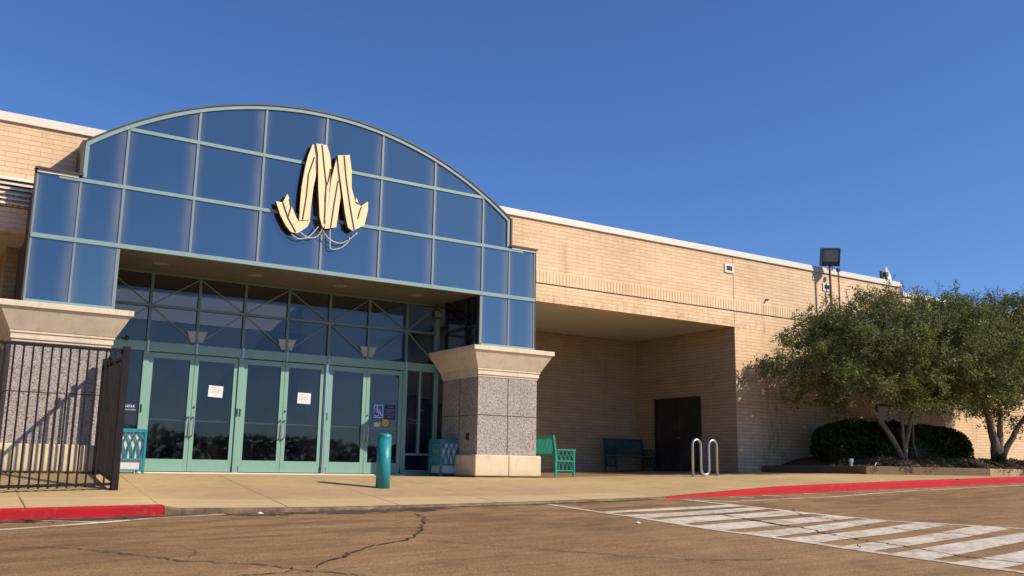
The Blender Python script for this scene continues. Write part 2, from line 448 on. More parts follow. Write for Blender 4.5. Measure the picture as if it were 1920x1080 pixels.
M['yellow'] = m_paint('yellow_sticker', (.75, .52, .02), .5, .05, dirt_amt=.05)
M['pale_note'] = m_paint('pale_yellow_note', (.72, .68, .48), .7, .04, dirt_amt=.05)
M['inside_wall'] = m_paint('indoor_tan_wall', (.85, .68, .45), .85, .06, 1.0)
M['inside_pale'] = m_paint('indoor_pale_wall', (.50, .45, .46), .85, .05, .7)
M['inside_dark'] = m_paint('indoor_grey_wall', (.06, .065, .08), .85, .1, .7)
M['inside_floor'] = m_paint('indoor_tile_floor', (.07, .06, .055), .45, .1, 1.0)
M['vend'] = m_paint('navy_vending_cabinet', (.030, .036, .15), .4, .1, 2.0)
M['sconce'] = m_paint('frosted_lamp_shade', (.42, .45, .36), .5, .04, dirt_amt=.1)
M['lens'] = m_paint('lamp_lens', (.34, .31, .26), .4, .04, dirt_amt=.1)
M['lamp_glass'] = m_paint('floodlight_glass', (.30, .33, .30), .3, .2, 9.0)
M['lamp_body'] = m_paint('bronze_floodlight_body', (.085, .08, .07), .5, .15)
M['pole'] = m_paint('rusty_brown_pole', (.15, .09, .06), .6, .15, 6.0)
M['dish'] = m_paint('ivory_dish', (.72, .66, .52), .5, .06)
M['bark'] = m_bark()
M['leaf'] = m_leaf('tree_leaves', (.070, .090, .032), (.290, .325, .130), .34)
M['leaf2'] = m_leaf('tree_leaves_yellower', (.074, .093, .030), (.300, .325, .115), .34)
M['twig'] = m_leaf('dry_seed_heads', (.09, .065, .05), (.19, .14, .11), .1)
M['hedge'] = m_leaf('hedge_leaves', (.012, .022, .008), (.050, .075, .028), .15)
M['mulch'] = m_mulch()
M['dry'] = m_leaf('dry_leaves', (.10, .055, .03), (.34, .22, .12), .1)
M['bedstone_shade'] = m_precast('shaded_planter_concrete', (.155, .105, .06))  # planter concrete with the shade on its left part painted into the colour
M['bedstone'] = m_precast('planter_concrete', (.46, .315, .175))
M['crack'] = m_paint('crack_filler', (.055, .037, .024), .95, .4, 25.0, (.17, .11, .06), .7)
M['gutter'] = m_paint('gutter_dirt', (.085, .060, .040), .95, .45, 9.0, (.20, .13, .08), .6)
M['roof'] = m_paint('grey_roofing', (.30, .29, .27), .9, .1, .5)
M['far'] = m_leaf('far_tree_leaves', (.012, .020, .008), (.04, .055, .02), .1)

# ------------------------------------------------------------------ object helpers
ORG = {}
def tag(o, label=None, cat=None, group=None, kind=None):
    if label: o['label'] = label
    if cat: o['category'] = cat
    if group: o['group'] = group
    if kind: o['kind'] = kind
    return o
def empty(name, loc, label, cat, group=None, rz=0.0):
    o = bpy.data.objects.new(name, None)
    o.empty_display_size = .2
    COL.objects.link(o)
    o.location = loc; o.rotation_euler = (0, 0, rz)
    ORG[o.name] = Vector(loc)
    return tag(o, label, cat, group)

class MB:
    def __init__(s): s.v = []; s.f = []; s.mi = []; s.uv = None
    def add(s, vs, fs, mi=0):
        b = len(s.v); s.v += [tuple(q) for q in vs]
        s.f += [tuple(b + i for i in f) for f in fs]; s.mi += [mi] * len(fs)
    def box(s, x0, x1, y0, y1, z0, z1, mi=0):
        s.add([(x0,y0,z0),(x1,y0,z0),(x1,y1,z0),(x0,y1,z0),(x0,y0,z1),(x1,y0,z1),(x1,y1,z1),(x0,y1,z1)],
              [(0,3,2,1),(4,5,6,7),(0,1,5,4),(1,2,6,5),(2,3,7,6),(3,0,4,7)], mi)
    def frustum(s, x0, x1, y0, y1, z0, X0, X1, Y0, Y1, z1, mi=0):
        s.add([(x0,y0,z0),(x1,y0,z0),(x1,y1,z0),(x0,y1,z0),(X0,Y0,z1),(X1,Y0,z1),(X1,Y1,z1),(X0,Y1,z1)],
              [(0,3,2,1),(4,5,6,7),(0,1,5,4),(1,2,6,5),(2,3,7,6),(3,0,4,7)], mi)
    def prism(s, pts, y0, y1, mi=0, mside=None):
        """polygon in x,z extruded from y0 (front) to y1"""
        n = len(pts)
        a = sum(pts[i][0]*pts[(i+1)%n][1]-pts[(i+1)%n][0]*pts[i][1] for i in range(n))
        if a < 0: pts = pts[::-1]
        s.add([(x,y0,z) for x,z in pts] + [(x,y1,z) for x,z in pts], [tuple(range(n)), tuple(range(2*n-1, n-1, -1))], mi)
        b = len(s.v) - 2*n
        for i in range(n):
            j = (i+1) % n
            s.f.append((b+j, b+i, b+n+i, b+n+j)); s.mi.append(mi if mside is None else mside)
    def tube(s, pts, r, seg=8, mi=0, cap=True, r1=None):
        pts = [Vector(p) for p in pts]; n = len(pts); b = len(s.v)
        up = None
        for i, p in enumerate(pts):
            d = (pts[min(i+1,n-1)] - pts[max(i-1,0)]).normalized()
            if up is None:
                up = Vector((0,0,1)) if abs(d.z) < .9 else Vector((1,0,0))
            a = d.cross(up).normalized(); c = a.cross(d).normalized(); up = c
            rr = r if r1 is None else r + (r1 - r) * i / (n - 1)
            for k in range(seg):
                t = 2*pi*k/seg
                s.v.append(tuple(p + a*(rr*cos(t)) + c*(rr*sin(t))))
        for i in range(n-1):
            for k in range(seg):
                k2 = (k+1) % seg
                s.f.append((b+i*seg+k, b+(i+1)*seg+k, b+(i+1)*seg+k2, b+i*seg+k2)); s.mi.append(mi)
        if cap:
            s.f.append(tuple(b+k for k in range(seg))); s.mi.append(mi)
            s.f.append(tuple(b+(n-1)*seg+k for k in range(seg-1,-1,-1))); s.mi.append(mi)
    def lathe(s, prof, cx, cy, seg=24, mi=0):
        b = len(s.v); n = len(prof)
        for r, z in prof:
            for k in range(seg):
                t = 2*pi*k/seg; s.v.append((cx+r*cos(t), cy+r*sin(t), z))
        for i in range(n-1):
            for k in range(seg):
                k2 = (k+1)%seg
                s.f.append((b+i*seg+k, b+i*seg+k2, b+(i+1)*seg+k2, b+(i+1)*seg+k)); s.mi.append(mi)
        s.f.append(tuple(b+k for k in range(seg-1,-1,-1))); s.mi.append(mi)
        s.f.append(tuple(b+(n-1)*seg+k for k in range(seg))); s.mi.append(mi)
    def ball(s, c, r, seg=10, mi=0):
        s.lathe([(max(.001, r*sin(pi*i/6)), c[2]-r*cos(pi*i/6)) for i in range(7)], c[0], c[1], seg, mi)
    def build(s, name, mat, parent=None, local=False, bevel=0, smooth=False, label=None):
        off = Vector((0,0,0))
        if parent is not None and not local:
            r = parent
            while r.parent: r = r.parent
            off = ORG[r.name]
        me = bpy.data.meshes.new(name)
        me.from_pydata([(x-off.x, y-off.y, z-off.z) for x,y,z in s.v], [], s.f)
        for m in (mat if isinstance(mat, (list, tuple)) else [mat]): me.materials.append(m)
        for p, i in zip(me.polygons, s.mi): p.material_index = i
        if smooth:
            for p in me.polygons: p.use_smooth = True
        if s.uv is not None:
            ul = me.uv_layers.new(name='pane')
            for p in me.polygons:
                for li, (uu, vv) in zip(p.loop_indices, s.uv[p.index]): ul.data[li].uv = (uu, vv)
        me.update()
        o = bpy.data.objects.new(name, me)
        COL.objects.link(o)
        if parent is not None: o.parent = parent
        if bevel:
            md = o.modifiers.new('edge', 'BEVEL'); md.width = bevel; md.segments = 2; md.limit_method = 'ANGLE'
        if label: o['label'] = label
        return o

def copy_tree(o, parent=None):
    c = o.copy(); COL.objects.link(c)
    if parent is not None: c.parent = parent
    for ch in list(o.children): copy_tree(ch, c)
    return c

# ------------------------------------------------------------------ ground
def lerp_tab(tab, x):
    if x <= tab[0][0]: return tab[0][1]
    for (a, u), (b, v) in zip(tab, tab[1:]):
        if x <= b: return u + (v-u)*(x-a)/(b-a)
    return tab[-1][1]
def cl(x, a, b): return max(a, min(b, x))
YC = [(-40,16.2),(-8,15.8),(1.5,15.02),(3.55,14.62),(4.6,14.25),(5.9,13.95),(7.9,13.74),(9.5,13.58),(12.3,13.45),(16,13.35),(24,13.35),(90,13.35)]
HC = [(3.56,.125),(3.6,.07),(5.9,.03),(7.5,.02),(12.2,.015),(13.5,.07),(15.5,.14),(90,.14)]
def yc(X): return lerp_tab(YC, X)
def hc(X): return lerp_tab(HC, X)
def lot(X, Y): return -1.489 + .03*cl(X,-3,30) + .046*cl(Y,-6,13.9)
def zc(X): return lot(X, yc(X)) + hc(X)
def zb(X): return -.2 + .2*cl((X-12.6)/6.9, 0, 1)
def yb(X): return 18.0 - 2.7*cl((X-12.6)/6.9, 0, 1)
def walk(X, Y):
    y0 = yc(X); y1 = yb(X)
    t = cl((Y-y0)/(y1-y0), 0, 1)
    return zc(X) + (zb(X)-zc(X))*t

def frange(a, b, n): return [a + (b-a)*i/n for i in range(n+1)]
def grid_obj(name, xs, ys_of, zf, mat, attr=None):
    nx = len(xs); vs = []; at = []
    for x in xs:
        ys = ys_of(x); ny = len(ys)
        for y in ys:
            vs.append((x, y, zf(x, y))); at.append(attr(x, y) if attr else 0)
    fs = [(i*ny+j, (i+1)*ny+j, (i+1)*ny+j+1, i*ny+j+1) for i in range(nx-1) for j in range(ny-1)]
    me = bpy.data.meshes.new(name); me.from_pydata(vs, [], fs)
    if attr:
        a = me.attributes.new('kerb_dist', 'FLOAT', 'POINT')
        for i, v in enumerate(at): a.data[i].value = v
    me.materials.append(mat)
    for p in me.polygons: p.use_smooth = True
    o = bpy.data.objects.new(name, me); COL.objects.link(o)
    return o

rr = random.Random(3)
def lotz(x, y):
    return lot(x, y) + .008*sin(x*1.7+y*.9)*sin(y*1.3)*cl((12.8-y)/2, 0, 1)*cl((y+6)/2, 0, 1)*cl((x+3)/2, 0, 1)*cl((30-x)/2, 0, 1)
xs = [-900,-300,-120,-60,-30,-15] + frange(-8, 32, 80) + [36,45,60,90,150,300,900]
ysl = [-900,-300,-120,-60,-30,-15] + frange(-6, 13.9, 50) + [15,18,24,40,80,200,900]
tag(grid_obj('parking_lot', xs, lambda x: ysl, lotz, M['asphalt']), kind='structure')

xs2 = [-40,-25,-15] + frange(-8, 3.5, 14) + frange(3.6, 14, 26) + frange(14.5, 30, 20) + [36,45,60,90]
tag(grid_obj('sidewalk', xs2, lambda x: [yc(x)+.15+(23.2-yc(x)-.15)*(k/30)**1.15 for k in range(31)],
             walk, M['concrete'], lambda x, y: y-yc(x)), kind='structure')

def kerb(x0, x1, mat, n):
    mb = MB(); b = None
    for i in range(n+1):
        X = x0 + (x1-x0)*i/n; Y = yc(X); z = walk(X, Y+.15) + .003; zt = z - .002; zl = lot(X, Y) - .05
        mb.v += [(X, Y-.02, zl), (X, Y, zt-.03), (X, Y+.03, zt), (X, Y+.17, z+.002)]
        if i:
            q = len(mb.v) - 8
            for k in range(3):
                mb.f.append((q+k, q+4+k, q+5+k, q+k+1)); mb.mi.append(0)
    for e in (0, len(mb.v)-4):
        mb.f.append((e, e+1, e+2, e+3)); mb.mi.append(0)
    return tag(mb.build('kerb', mat), kind='structure')
kerb(-40, 3.56, M['red_kerb'], 40)
kerb(3.57, 12.25, M['kerb'], 40)
kerb(12.26, 90, M['red_kerb'], 80)

# painted markings lie 4 mm over the asphalt
def decal(name, polys, mat, lift=.006, kind='structure'):
    mb = MB()
    for p in polys:
        n = len(p)
        mb.add([(x, y, lotz(x, y)+lift) for x, y in p], [tuple(range(n))])
    return tag(mb.build(name, mat), kind=kind)
def quads_along(pts, wd):
    out = []
    for (a, b) in zip(pts, pts[1:]):
        d = Vector((b[0]-a[0], b[1]-a[1])); nrm = Vector((-d.y, d.x)).normalized()*wd/2
        n = max(1, int(d.length/.4))
        for i in range(n):
            p = Vector(a)+d*(i/n); q = Vector(a)+d*((i+1)/n)
            out.append([tuple(p-nrm), tuple(q-nrm), tuple(q+nrm), tuple(p+nrm)])
    return out
# crosswalk: side lines and broad bars
polys = quads_along([(9.53,13.4),(9.52,11.4)], .10) + quads_along([(9.53,11.4),(9.50,9.2),(9.58,7.5),(9.72,5.4),(9.9,2.0)], .14)
polys += quads_along([(12.38,13.2),(12.56,10.4),(12.72,9.0),(13.30,8.1),(13.75,7.4),(14.3,5.4),(14.8,2.0)], .13)
gaps = [(11.62,11.66),(10.84,11.08),(10.06,10.26),(9.24,9.52),(8.47,8.92),(7.74,8.24),(7.06,7.52),(6.30,6.85),(5.55,6.15),(4.8,5.45),(4.05,4.75),(3.3,4.05)]
def xr(y): return lerp_tab([(2,14.8),(5.4,14.3),(7.4,13.75),(8.1,13.30),(9.0,12.72),(10.4,12.56),(13.2,12.38)], y)
prev = (12.12, 12.24)
for g0, g1 in gaps:
    n = 10; top = []; bot = []
    for i in range(n+1):
        t = i/n
        yt = prev[0]+(prev[1]-prev[0])*t - .13; yb_ = g0+(g1-g0)*t + .13
        wob = .04*sin(3*t+g0*5)
        x = 9.58 + (xr((yt+yb_)/2) - 9.62)*t
        top.append((x, yt+wob)); bot.append((x, yb_+wob))
    for i in range(n):
        polys.append([bot[i], bot[i+1], top[i+1], top[i]])
    prev = (g0, g1)
decal('crosswalk_marking', polys, M['white_road'])
# fire-lane line and the short strokes by the right kerb
lane = quads_along([(12.5,12.98),(12.95,12.5),(15.6,12.42),(18.5,12.78),(22.2,12.8),(40,12.8)], .09)
for x in (13.6, 14.5, 15.7, 16.9, 18.1, 19.3, 20.6, 21.9, 23.2):
    lane += quads_along([(x, 13.2),(x+.30, 12.9)], .10)
decal('lane_marking', lane, M['line_road'])
decal('lane_marking', quads_along([(-6,12.3),(0.2,13.15),(1.35,13.39),(1.9,13.5),(2.62,13.7),(3.3,14.0),(4.3,14.12)], .15)
      + quads_along([(1.95,14.5),(2.28,13.98),(2.5,13.75)], .10), M['line_road'])

def crack(pts, wd, sd):
    r = random.Random(sd); pp = []
    for a, b in zip(pts, pts[1:]):
        n = max(2, int(sqrt((a[0]-b[0])**2+(a[1]-b[1])**2)/.07))
        for i in range(n):
            t = i/n; pp.append((a[0]+(b[0]-a[0])*t+r.gauss(0,.022), a[1]+(b[1]-a[1])*t+r.gauss(0,.022)))
    pp.append(pts[-1]); L = []; R = []
    for i, p in enumerate(pp):
        q0 = pp[max(0,i-1)]; q1 = pp[min(len(pp)-1,i+1)]
        d = Vector((q1[0]-q0[0], q1[1]-q0[1])).normalized(); nr = Vector((-d.y, d.x))
        e = min(1, i/4, (len(pp)-1-i)/4)
        w2 = wd*(.30+.70*r.random()**1.4)*.5*max(.1, e)
        L.append((p[0]+nr.x*w2, p[1]+nr.y*w2)); R.append((p[0]-nr.x*w2, p[1]-nr.y*w2))
    return [[R[i], R[i+1], L[i+1], L[i]] for i in range(len(pp)-1)]
CR = [([(6.86,13.10),(6.6,12.3),(6.22,11.64),(5.78,10.90),(5.35,10.43),(4.71,10.09),(4.13,9.48),(3.76,9.16),(3.62,8.94)], .05),
      ([(1.21,11.83),(1.86,11.28),(2.30,10.54),(2.67,9.91),(3.06,9.60),(3.29,9.33),(3.47,8.95),(3.64,8.72),(3.93,8.29)], .035),
      ([(6.16,9.26),(6.31,9.05),(6.88,8.17),(7.32,7.65),(7.94,7.33),(8.45,7.19)], .035),
      ([(11.07,11.19),(10.91,10.26),(10.76,9.57),(10.85,9.45),(10.75,8.95),(10.52,8.42),(10.40,7.83),(10.36,7.21),(10.27,6.48),(10.38,5.82),(10.4,4)], .055),
      ([(10.91,10.3),(10.78,9.6),(10.83,9.3)], .13),
      ([(12.94,11.20),(12.25,10.39),(11.90,8.96),(12.03,8.20),(12.43,6.95)], .025),
      ([(5.46,10.38),(5.83,9.77),(6.20,9.00)], .025),
      ([(2.0,9.0),(2.8,8.8),(3.62,8.94)], .03), ([(9.6,7.3),(10.0,7.6),(10.36,7.21)], .02)]
allc = []
hr = random.Random(91)
for i, (p, wd) in enumerate(CR):
    allc += crack(p, wd, i)
    for k in range(2):
        a = p[hr.randrange(len(p))]; an = hr.uniform(0, 2*pi); L = hr.uniform(.25, .8)
        b = (a[0]+L*cos(an), a[1]+L*sin(an)); c_ = (b[0]+L*.7*cos(an+.6), b[1]+L*.7*sin(an+.6))
        if b[1] < 12.8 and c_[1] < 12.8: allc += crack([a, b, c_], .012, 100+i*7+k)
decal('asphalt_crack', allc, M['crack'], .009)
# dirt gathered in the gutter
decal('gutter_dirt', crack([(x, yc(x)-.38) for x in frange(-6, 3.5, 26)], 1.0, 49) + crack([(x, yc(x)-.27) for x in frange(3.2, 7.8, 20)], .72, 50) + crack([(x, yc(x)-.06) for x in frange(7.0, 12.0, 16)], .18, 51), M['gutter'], .0045)

# ------------------------------------------------------------------ planting bed
BX0, BY0 = 20.4, 15.2
bed = empty('planter_edging', (BX0, BY0, 0), 'low brown concrete planter edging running below the trees', 'planter')
mb = MB(); mb.box(BX0, 25.75, BY0, BY0+.2, -.25, .20); mb.build('front_edging', M['bedstone_shade'], bed, bevel=.02, label='left length of edging with shade in its colour')
mb = MB(); mb.box(25.765, 60, BY0, BY0+.2, -.25, .20); mb.build('front_edging', M['bedstone'], bed, bevel=.02)
mb = MB(); mb.box(BX0+.003, BX0+.2, BY0+.203, 18.58, -.25, .195); mb.build('end_edging', M['bedstone_shade'], bed, bevel=.02)
def bedz(x, y):
    e = cl(min((x-BX0)*.45, y-BY0)/1.1, 0, 1)
    return .13 + .36*e*e*(3-2*e)*cl((y-BY0)/1.2, 0, 1) + .03*sin(x*3.1)*sin(y*4.3)
tag(grid_obj('planting_soil', frange(BX0+.1, 45, 90), lambda x: frange(BY0+.15, 18.62, 14), bedz, M['mulch']), kind='structure')

def leaf_faces(pts, size, rnd, droop=0):
    vs = []; fs = []
    for (x, y, z) in pts:
        s = size*(.6+.8*rnd.random())
        a = Vector((rnd.gauss(0,1), rnd.gauss(0,1), rnd.gauss(0,.7)-droop)).normalized()
        b = a.cross(Vector((rnd.gauss(0,1), rnd.gauss(0,1), rnd.gauss(0,1)))).normalized()
        c = Vector((x,y,z)); i = len(vs)
        vs += [tuple(c-a*s), tuple(c+b*s*.42-a*s*.1), tuple(c+a*s), tuple(c-b*s*.42-a*s*.1)]
        fs.append((i,i+1,i+2,i+3))
    return vs, fs
def leaf_obj(name, pts, size, mat, rnd, parent=None, droop=0):
    mb = MB(); vs, fs = leaf_faces(pts, size, rnd, droop); mb.add(vs, fs)
    return mb.build(name, mat, parent)
r = random.Random(11)
pts = [(r.uniform(BX0+.3,34), BY0+.25+abs(r.gauss(0,.75)), 0) for _ in range(1500)]
pts = [(x, min(y,18.3), bedz(x,min(y,18.3))+.02) for x, y, _ in pts]
tag(leaf_obj('leaf_litter', pts, .05, M['dry'], r), 'dry brown fallen leaves scattered over the planting bed', 'leaf litter', kind='stuff')

# ------------------------------------------------------------------ brick building
WY = 18.6
B = empty('brick_building', (19.5, WY, 0), 'long tan brick building with white coping and deep shaded recess', 'building')
mb = MB()
# facade band over the openings, piers and the plain wall to the right
XL, XR = 1.9, 12.42            # where the entrance portal stands in front
RX0, RX1, RY, RZ = 12.42, 19.53, 22.78, 3.97
mb.box(-14, 27.2, WY, WY+.35, RZ, 5.97)
mb.box(RX1, 27.2, WY, WY+.35, -.6, RZ)
mb.box(27.2, 70, WY+.002, WY+.352, -.6, 5.68)
mb.box(-14, -7, WY, WY+.35, -.8, RZ)
mb.build('wall', M['brick'], B)
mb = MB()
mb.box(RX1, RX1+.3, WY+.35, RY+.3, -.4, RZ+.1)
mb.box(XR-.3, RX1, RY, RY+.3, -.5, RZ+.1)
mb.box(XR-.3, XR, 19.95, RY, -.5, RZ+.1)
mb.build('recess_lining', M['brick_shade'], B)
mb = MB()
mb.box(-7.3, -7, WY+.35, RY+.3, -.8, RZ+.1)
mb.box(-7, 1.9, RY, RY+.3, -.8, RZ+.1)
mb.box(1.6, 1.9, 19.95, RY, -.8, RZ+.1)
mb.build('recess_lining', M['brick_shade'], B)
mb = MB()
mb.box(-14, -13.6, WY+.35, 60, -.8, 5.97)
mb.box(69.6, 70, WY+.352, 60, -.6, 5.68)
mb.box(-13.6, 69.6, 59.6, 60, -.6, 5.6)
mb.build('rear_wall', M['brick'], B)
def piece(nm, mat, bev, *b):
    q = MB(); q.box(*b); return q.build(nm, mat, B, bevel=bev)
for b in ((XR-.02, 27.2, WY-.018, WY+.1, 4.43, 4.715), (27.2, 70, WY-.016, WY+.1, 4.43, 4.715), (-14, XL, WY-.018, WY+.1, 4.43, 4.715)): piece('soldier_course', M['soldier'], 0, *b)
piece('recess_reveal', M['brick_shade'], 0, RX1-.006, RX1-.001, WY+.012, WY+.352, -.5, RZ-.002)  # thin skin carrying the shade-darkened brick round the jamb
piece('shadow_strip', M['dark_trim'], 0, XR-.02, 70, WY-.008, WY+.1, 4.405, 4.43)  # thin dark strip standing in for the shadow below the soldier course
for b in ((-14.05, 27.25, WY-.05, WY+.4, 5.975, 6.14), (27.25, 70.05, WY-.05, WY+.4, 5.685, 5.85)): piece('coping', M['white_metal'], .008, *b)
for b in ((RX0-.3, RX1+.05, WY+.35, RY+.1, RZ, RZ+.05), (-7.05, 1.9, WY+.35, RY+.1, RZ, RZ+.05)): piece('recess_ceiling', M['ceil'], 0, *b)
mb = MB(); mb.box(-13.6, 2.6, WY+.35, 59.6, 5.3, 5.45); mb.box(11.5, 69.6, WY+.35, 59.6, 5.3, 5.45); mb.box(2.6, 11.5, WY+.35, 20.6, 5.3, 5.45); mb.box(2.6, 11.5, 31.0, 59.6, 5.3, 5.45); mb.build('roof', M['roof'], B)  # roof left open over the hall, an opening added for daylight
mb = MB(); mb.box(2.5, 11.6, 20.5, 31.1, 5.46, 5.50); mb.build('added_skylight', M['clear_glass'], B)  # unseen glazing over the roof opening, added to light the interior
# expansion joint
piece('expansion_joint', M['kerb'], 0, 19.52, 19.535, WY-.004, WY+.02, RZ, 5.97)
# service door on the side wall of the recess
d = MB(); d.box(RX1-.035, RX1-.003, 20.02, 21.84, -.02, 2.06)
sdoor = d.build('service_door', M['steel_door'], B)
d = MB(); d.box(RX1-.06, RX1-.036, 19.96, 20.02, -.02, 2.12); d.box(RX1-.06, RX1-.036, 21.84, 21.90, -.02, 2.12); d.box(RX1-.06, RX1-.036, 20.02, 21.84, 2.06, 2.12); d.box(RX1-.045, RX1-.036, 20.925, 20.935, .0, 2.06)
d.build('door_frame', M['black'], sdoor)
d = MB(); d.tube([(RX1-.05,20.87,.95),(RX1-.10,20.87,.95),(RX1-.10,20.74,.95)], .012); d.build('handle', M['steel'], sdoor)
# vents high on the wall
for vx, vz in ((19.36, 5.61), (23.50, 5.56)):
    d = MB()
    for a in ((vx-.17,vx+.17,vz+.06,vz+.12),(vx-.17,vx+.17,vz-.13,vz-.07),(vx-.17,vx-.11,vz-.07,vz+.06),(vx+.11,vx+.17,vz-.07,vz+.06)):
        d.box(a[0], a[1], WY-.03, WY-.001, a[2], a[3])
    vo = d.build('wall_vent', M['white_metal'], B)
    d = MB(); d.box(vx-.11, vx+.11, WY-.012, WY-.002, vz-.07, vz+.06)
    for k in range(3): d.box(vx-.11, vx+.11, WY-.024, WY-.013, vz-.055+k*.045, vz-.04+k*.045)
    d.build('vent_grille', M['black'], vo)
d = MB(); d.tube([(20.83,WY+.05,4.88),(20.83,WY-.09,4.86)], .028); d.build('drain_spout', M['black'], B)
# louvre band left of the portal
d = MB(); d.box(-4, 1.88, WY-.004, WY+.01, 4.42, 4.95)
lv = d.build('louvre', M['black'], B)
d = MB()
for k in range(6):
    z = 4.45 + k*.088
    d.add([(-4,WY-.10,z),(1.86,WY-.10,z),(1.86,WY-.012,z+.06),(-4,WY-.012,z+.06),(-4,WY-.10,z+.02),(1.86,WY-.10,z+.02),(1.86,WY-.012,z+.08),(-4,WY-.012,z+.08)],
          [(0,3,2,1),(4,5,6,7),(0,1,5,4),(1,2,6,5),(2,3,7,6),(3,0,4,7)])
d.build('louvre_blade', M['white_metal'], lv)
# white service door behind the hedge
d = MB(); d.box(25.62, 26.72, WY-.03, WY-.002, -.05, 2.08)
wd_ = d.build('utility_door', M['white_metal'], B, label='white double utility door in the long brick wall')
d = MB(); d.box(26.155, 26.185, WY-.036, WY-.031, 0, 2.06); d.box(25.56, 25.62, WY-.05, WY-.002, -.05, 2.14); d.box(26.72, 26.78, WY-.05, WY-.002, -.05, 2.14); d.box(25.62, 26.72, WY-.05, WY-.002, 2.08, 2.14)
d.build('door_frame', M['dark_trim'], wd_)
# conduit boxes and hose bib in the recess
d = MB(); d.box(14.2, 14.42, RY-.10, RY-.002, .9, 1.2); d.tube([(14.31,RY-.03,1.2),(14.31,RY-.03,3.95)], .018); d.build('junction_box', M['steel_door'], B)

# ------------------------------------------------------------------ entrance portal
C = 7.1; FY = 18.1
P = empty('entrance_portal', (C, FY, -.2), 'arched blue mirror glass entrance portal standing on two stone pillars', 'portal')
HW, IW, AW = 5.32, 3.865, 4.60
Z0, Z1, Z2, Z3 = 2.68, 3.86, 4.98, 6.10
ZS, SAG = 5.70, 1.56
R_ = (AW*AW + SAG*SAG)/(2*SAG); ZC = ZS + SAG - R_
def arch_z(u): return ZC + sqrt(max(0, R_*R_ - u*u))
# dark body behind the glass
mb = MB()
out = [(C-AW, 5.06), (C-AW, ZS)] + [(C+u, arch_z(u)) for u in frange(-AW, AW, 48)[1:-1]] + [(C+AW, ZS), (C+AW, 5.06)]
mb.prism(out, FY+.03, FY+.75)
mb.box(C-HW, C+HW, FY+.03, FY+.48, Z1+.02, 4.62); mb.box(C-HW, C+HW, FY+.03, FY+.07, 4.62, 5.06)
for s in (-1, 1):
    xa, xb = sorted((C+s*IW, C+s*HW))
    mb.box(xa, xb, FY+.03, FY+1.6, Z0, Z1+.02)
mb.build('portal_body', M['dark_trim'], P)
# panes, each with its distance to the left and right joints
mb = MB(); mb.uv = []
def pane(pts):
    """pts counter-clockwise seen from the front (x,z)"""
    mb.add([(x, FY, z) for x, z in pts], [tuple(range(len(pts)))])
    x0 = min(p[0] for p in pts); x1 = max(p[0] for p in pts)
    mb.uv.append([(x1-p[0], p[0]-x0) for p in pts])
us = [-HW,-AW,-3.87,-2.60,-1.30,0,1.30,2.60,3.87,AW,HW]
for a, b in zip(us, us[1:]): pane([(C+a,Z1),(C+b,Z1),(C+b,Z2+.04),(C+a,Z2+.04)])
for a, b in zip(us[1:-1], us[2:-1]):
    if abs(a) > 3.9 or abs(b) > 3.9:
        n = 6; arc = [(C+u, arch_z(u)) for u in frange(a, b, n)][::-1]
        pane([(C+a,Z2+.04),(C+b,Z2+.04)] + arc)
    else:
        pane([(C+a,Z2+.04),(C+b,Z2+.04),(C+b,Z3),(C+a,Z3)])
        n = 10; arc = [(C+u, arch_z(u)) for u in frange(a, b, n)][::-1]
        if arc[0][1] > Z3+.02 or arc[-1][1] > Z3+.02: pane([(C+a,Z3),(C+b,Z3)] + arc)
for s in (-1, 1):
    a, b = sorted((s*IW, s*HW)); m_ = s*AW
    for q0, q1 in ((a, m_), (m_, b)): pane([(C+q0,Z0),(C+q1,Z0),(C+q1,Z1),(C+q0,Z1)])
mb.build('mirror_glass', M['spandrel'], P)
# joints
mb = MB()
for u in us[2:-2]:
    mb.box(C+u-.022, C+u+.022, FY-.022, FY+.02, Z1, arch_z(u)-.04)
for s in (-1, 1):
    mb.box(C+s*AW-.018, C+s*AW+.018, FY-.016, FY+.02, Z0, Z2+.04)
    for e in (s*HW, s*IW):
        mb.box(C+e-.03, C+e+.03, FY-.012, FY+.03, Z0, (5.03 if abs(e) > 5 else Z1))
mb.build('vertical_mullion', M['mullion'], P)
mb = MB()
mb.box(C-HW, C+HW, FY-.035, FY+.02, Z1-.03, Z1+.05)
mb.box(C-HW+.35, C+HW-.35, FY-.03, FY+.02, Z2-.033, Z2+.033)
mb.box(C-3.86, C+3.86, FY-.03, FY+.02, Z3-.033, Z3+.033)
for s in (-1, 1):
    a, b = sorted((C+s*IW, C+s*HW)); mb.box(a, b, FY-.03, FY+.02, Z0-.02, Z0+.06)
n = 48
for i in range(n):
    a = -AW + 2*AW*i/n; b = -AW + 2*AW*(i+1)/n
    def off(u, k):
        nx_, nz_ = u/R_, (arch_z(u)-ZC)/R_
        return (C+u-nx_*k, arch_z(u)-nz_*k)
    pa, pb, qa, qb = off(a, .012), off(b, .012), off(a, .085), off(b, .085)
    mb.add([(pa[0],FY-.04,pa[1]),(pb[0],FY-.04,pb[1]),(qb[0],FY-.04,qb[1]),(qa[0],FY-.04,qa[1]),
            (pa[0],FY+.02,pa[1]),(pb[0],FY+.02,pb[1]),(qb[0],FY+.02,qb[1]),(qa[0],FY+.02,qa[1])],
           [(3,2,1,0),(0,1,5,4),(2,3,7,6)])
for s in (-1, 1):
    a, b = sorted((C+s*AW-s*.012, C+s*AW-s*.08)); mb.box(a, b, FY-.038, FY+.02, 5.03, ZS-.02)
mb.build('horizontal_mullion', M['mint_pale'], P)
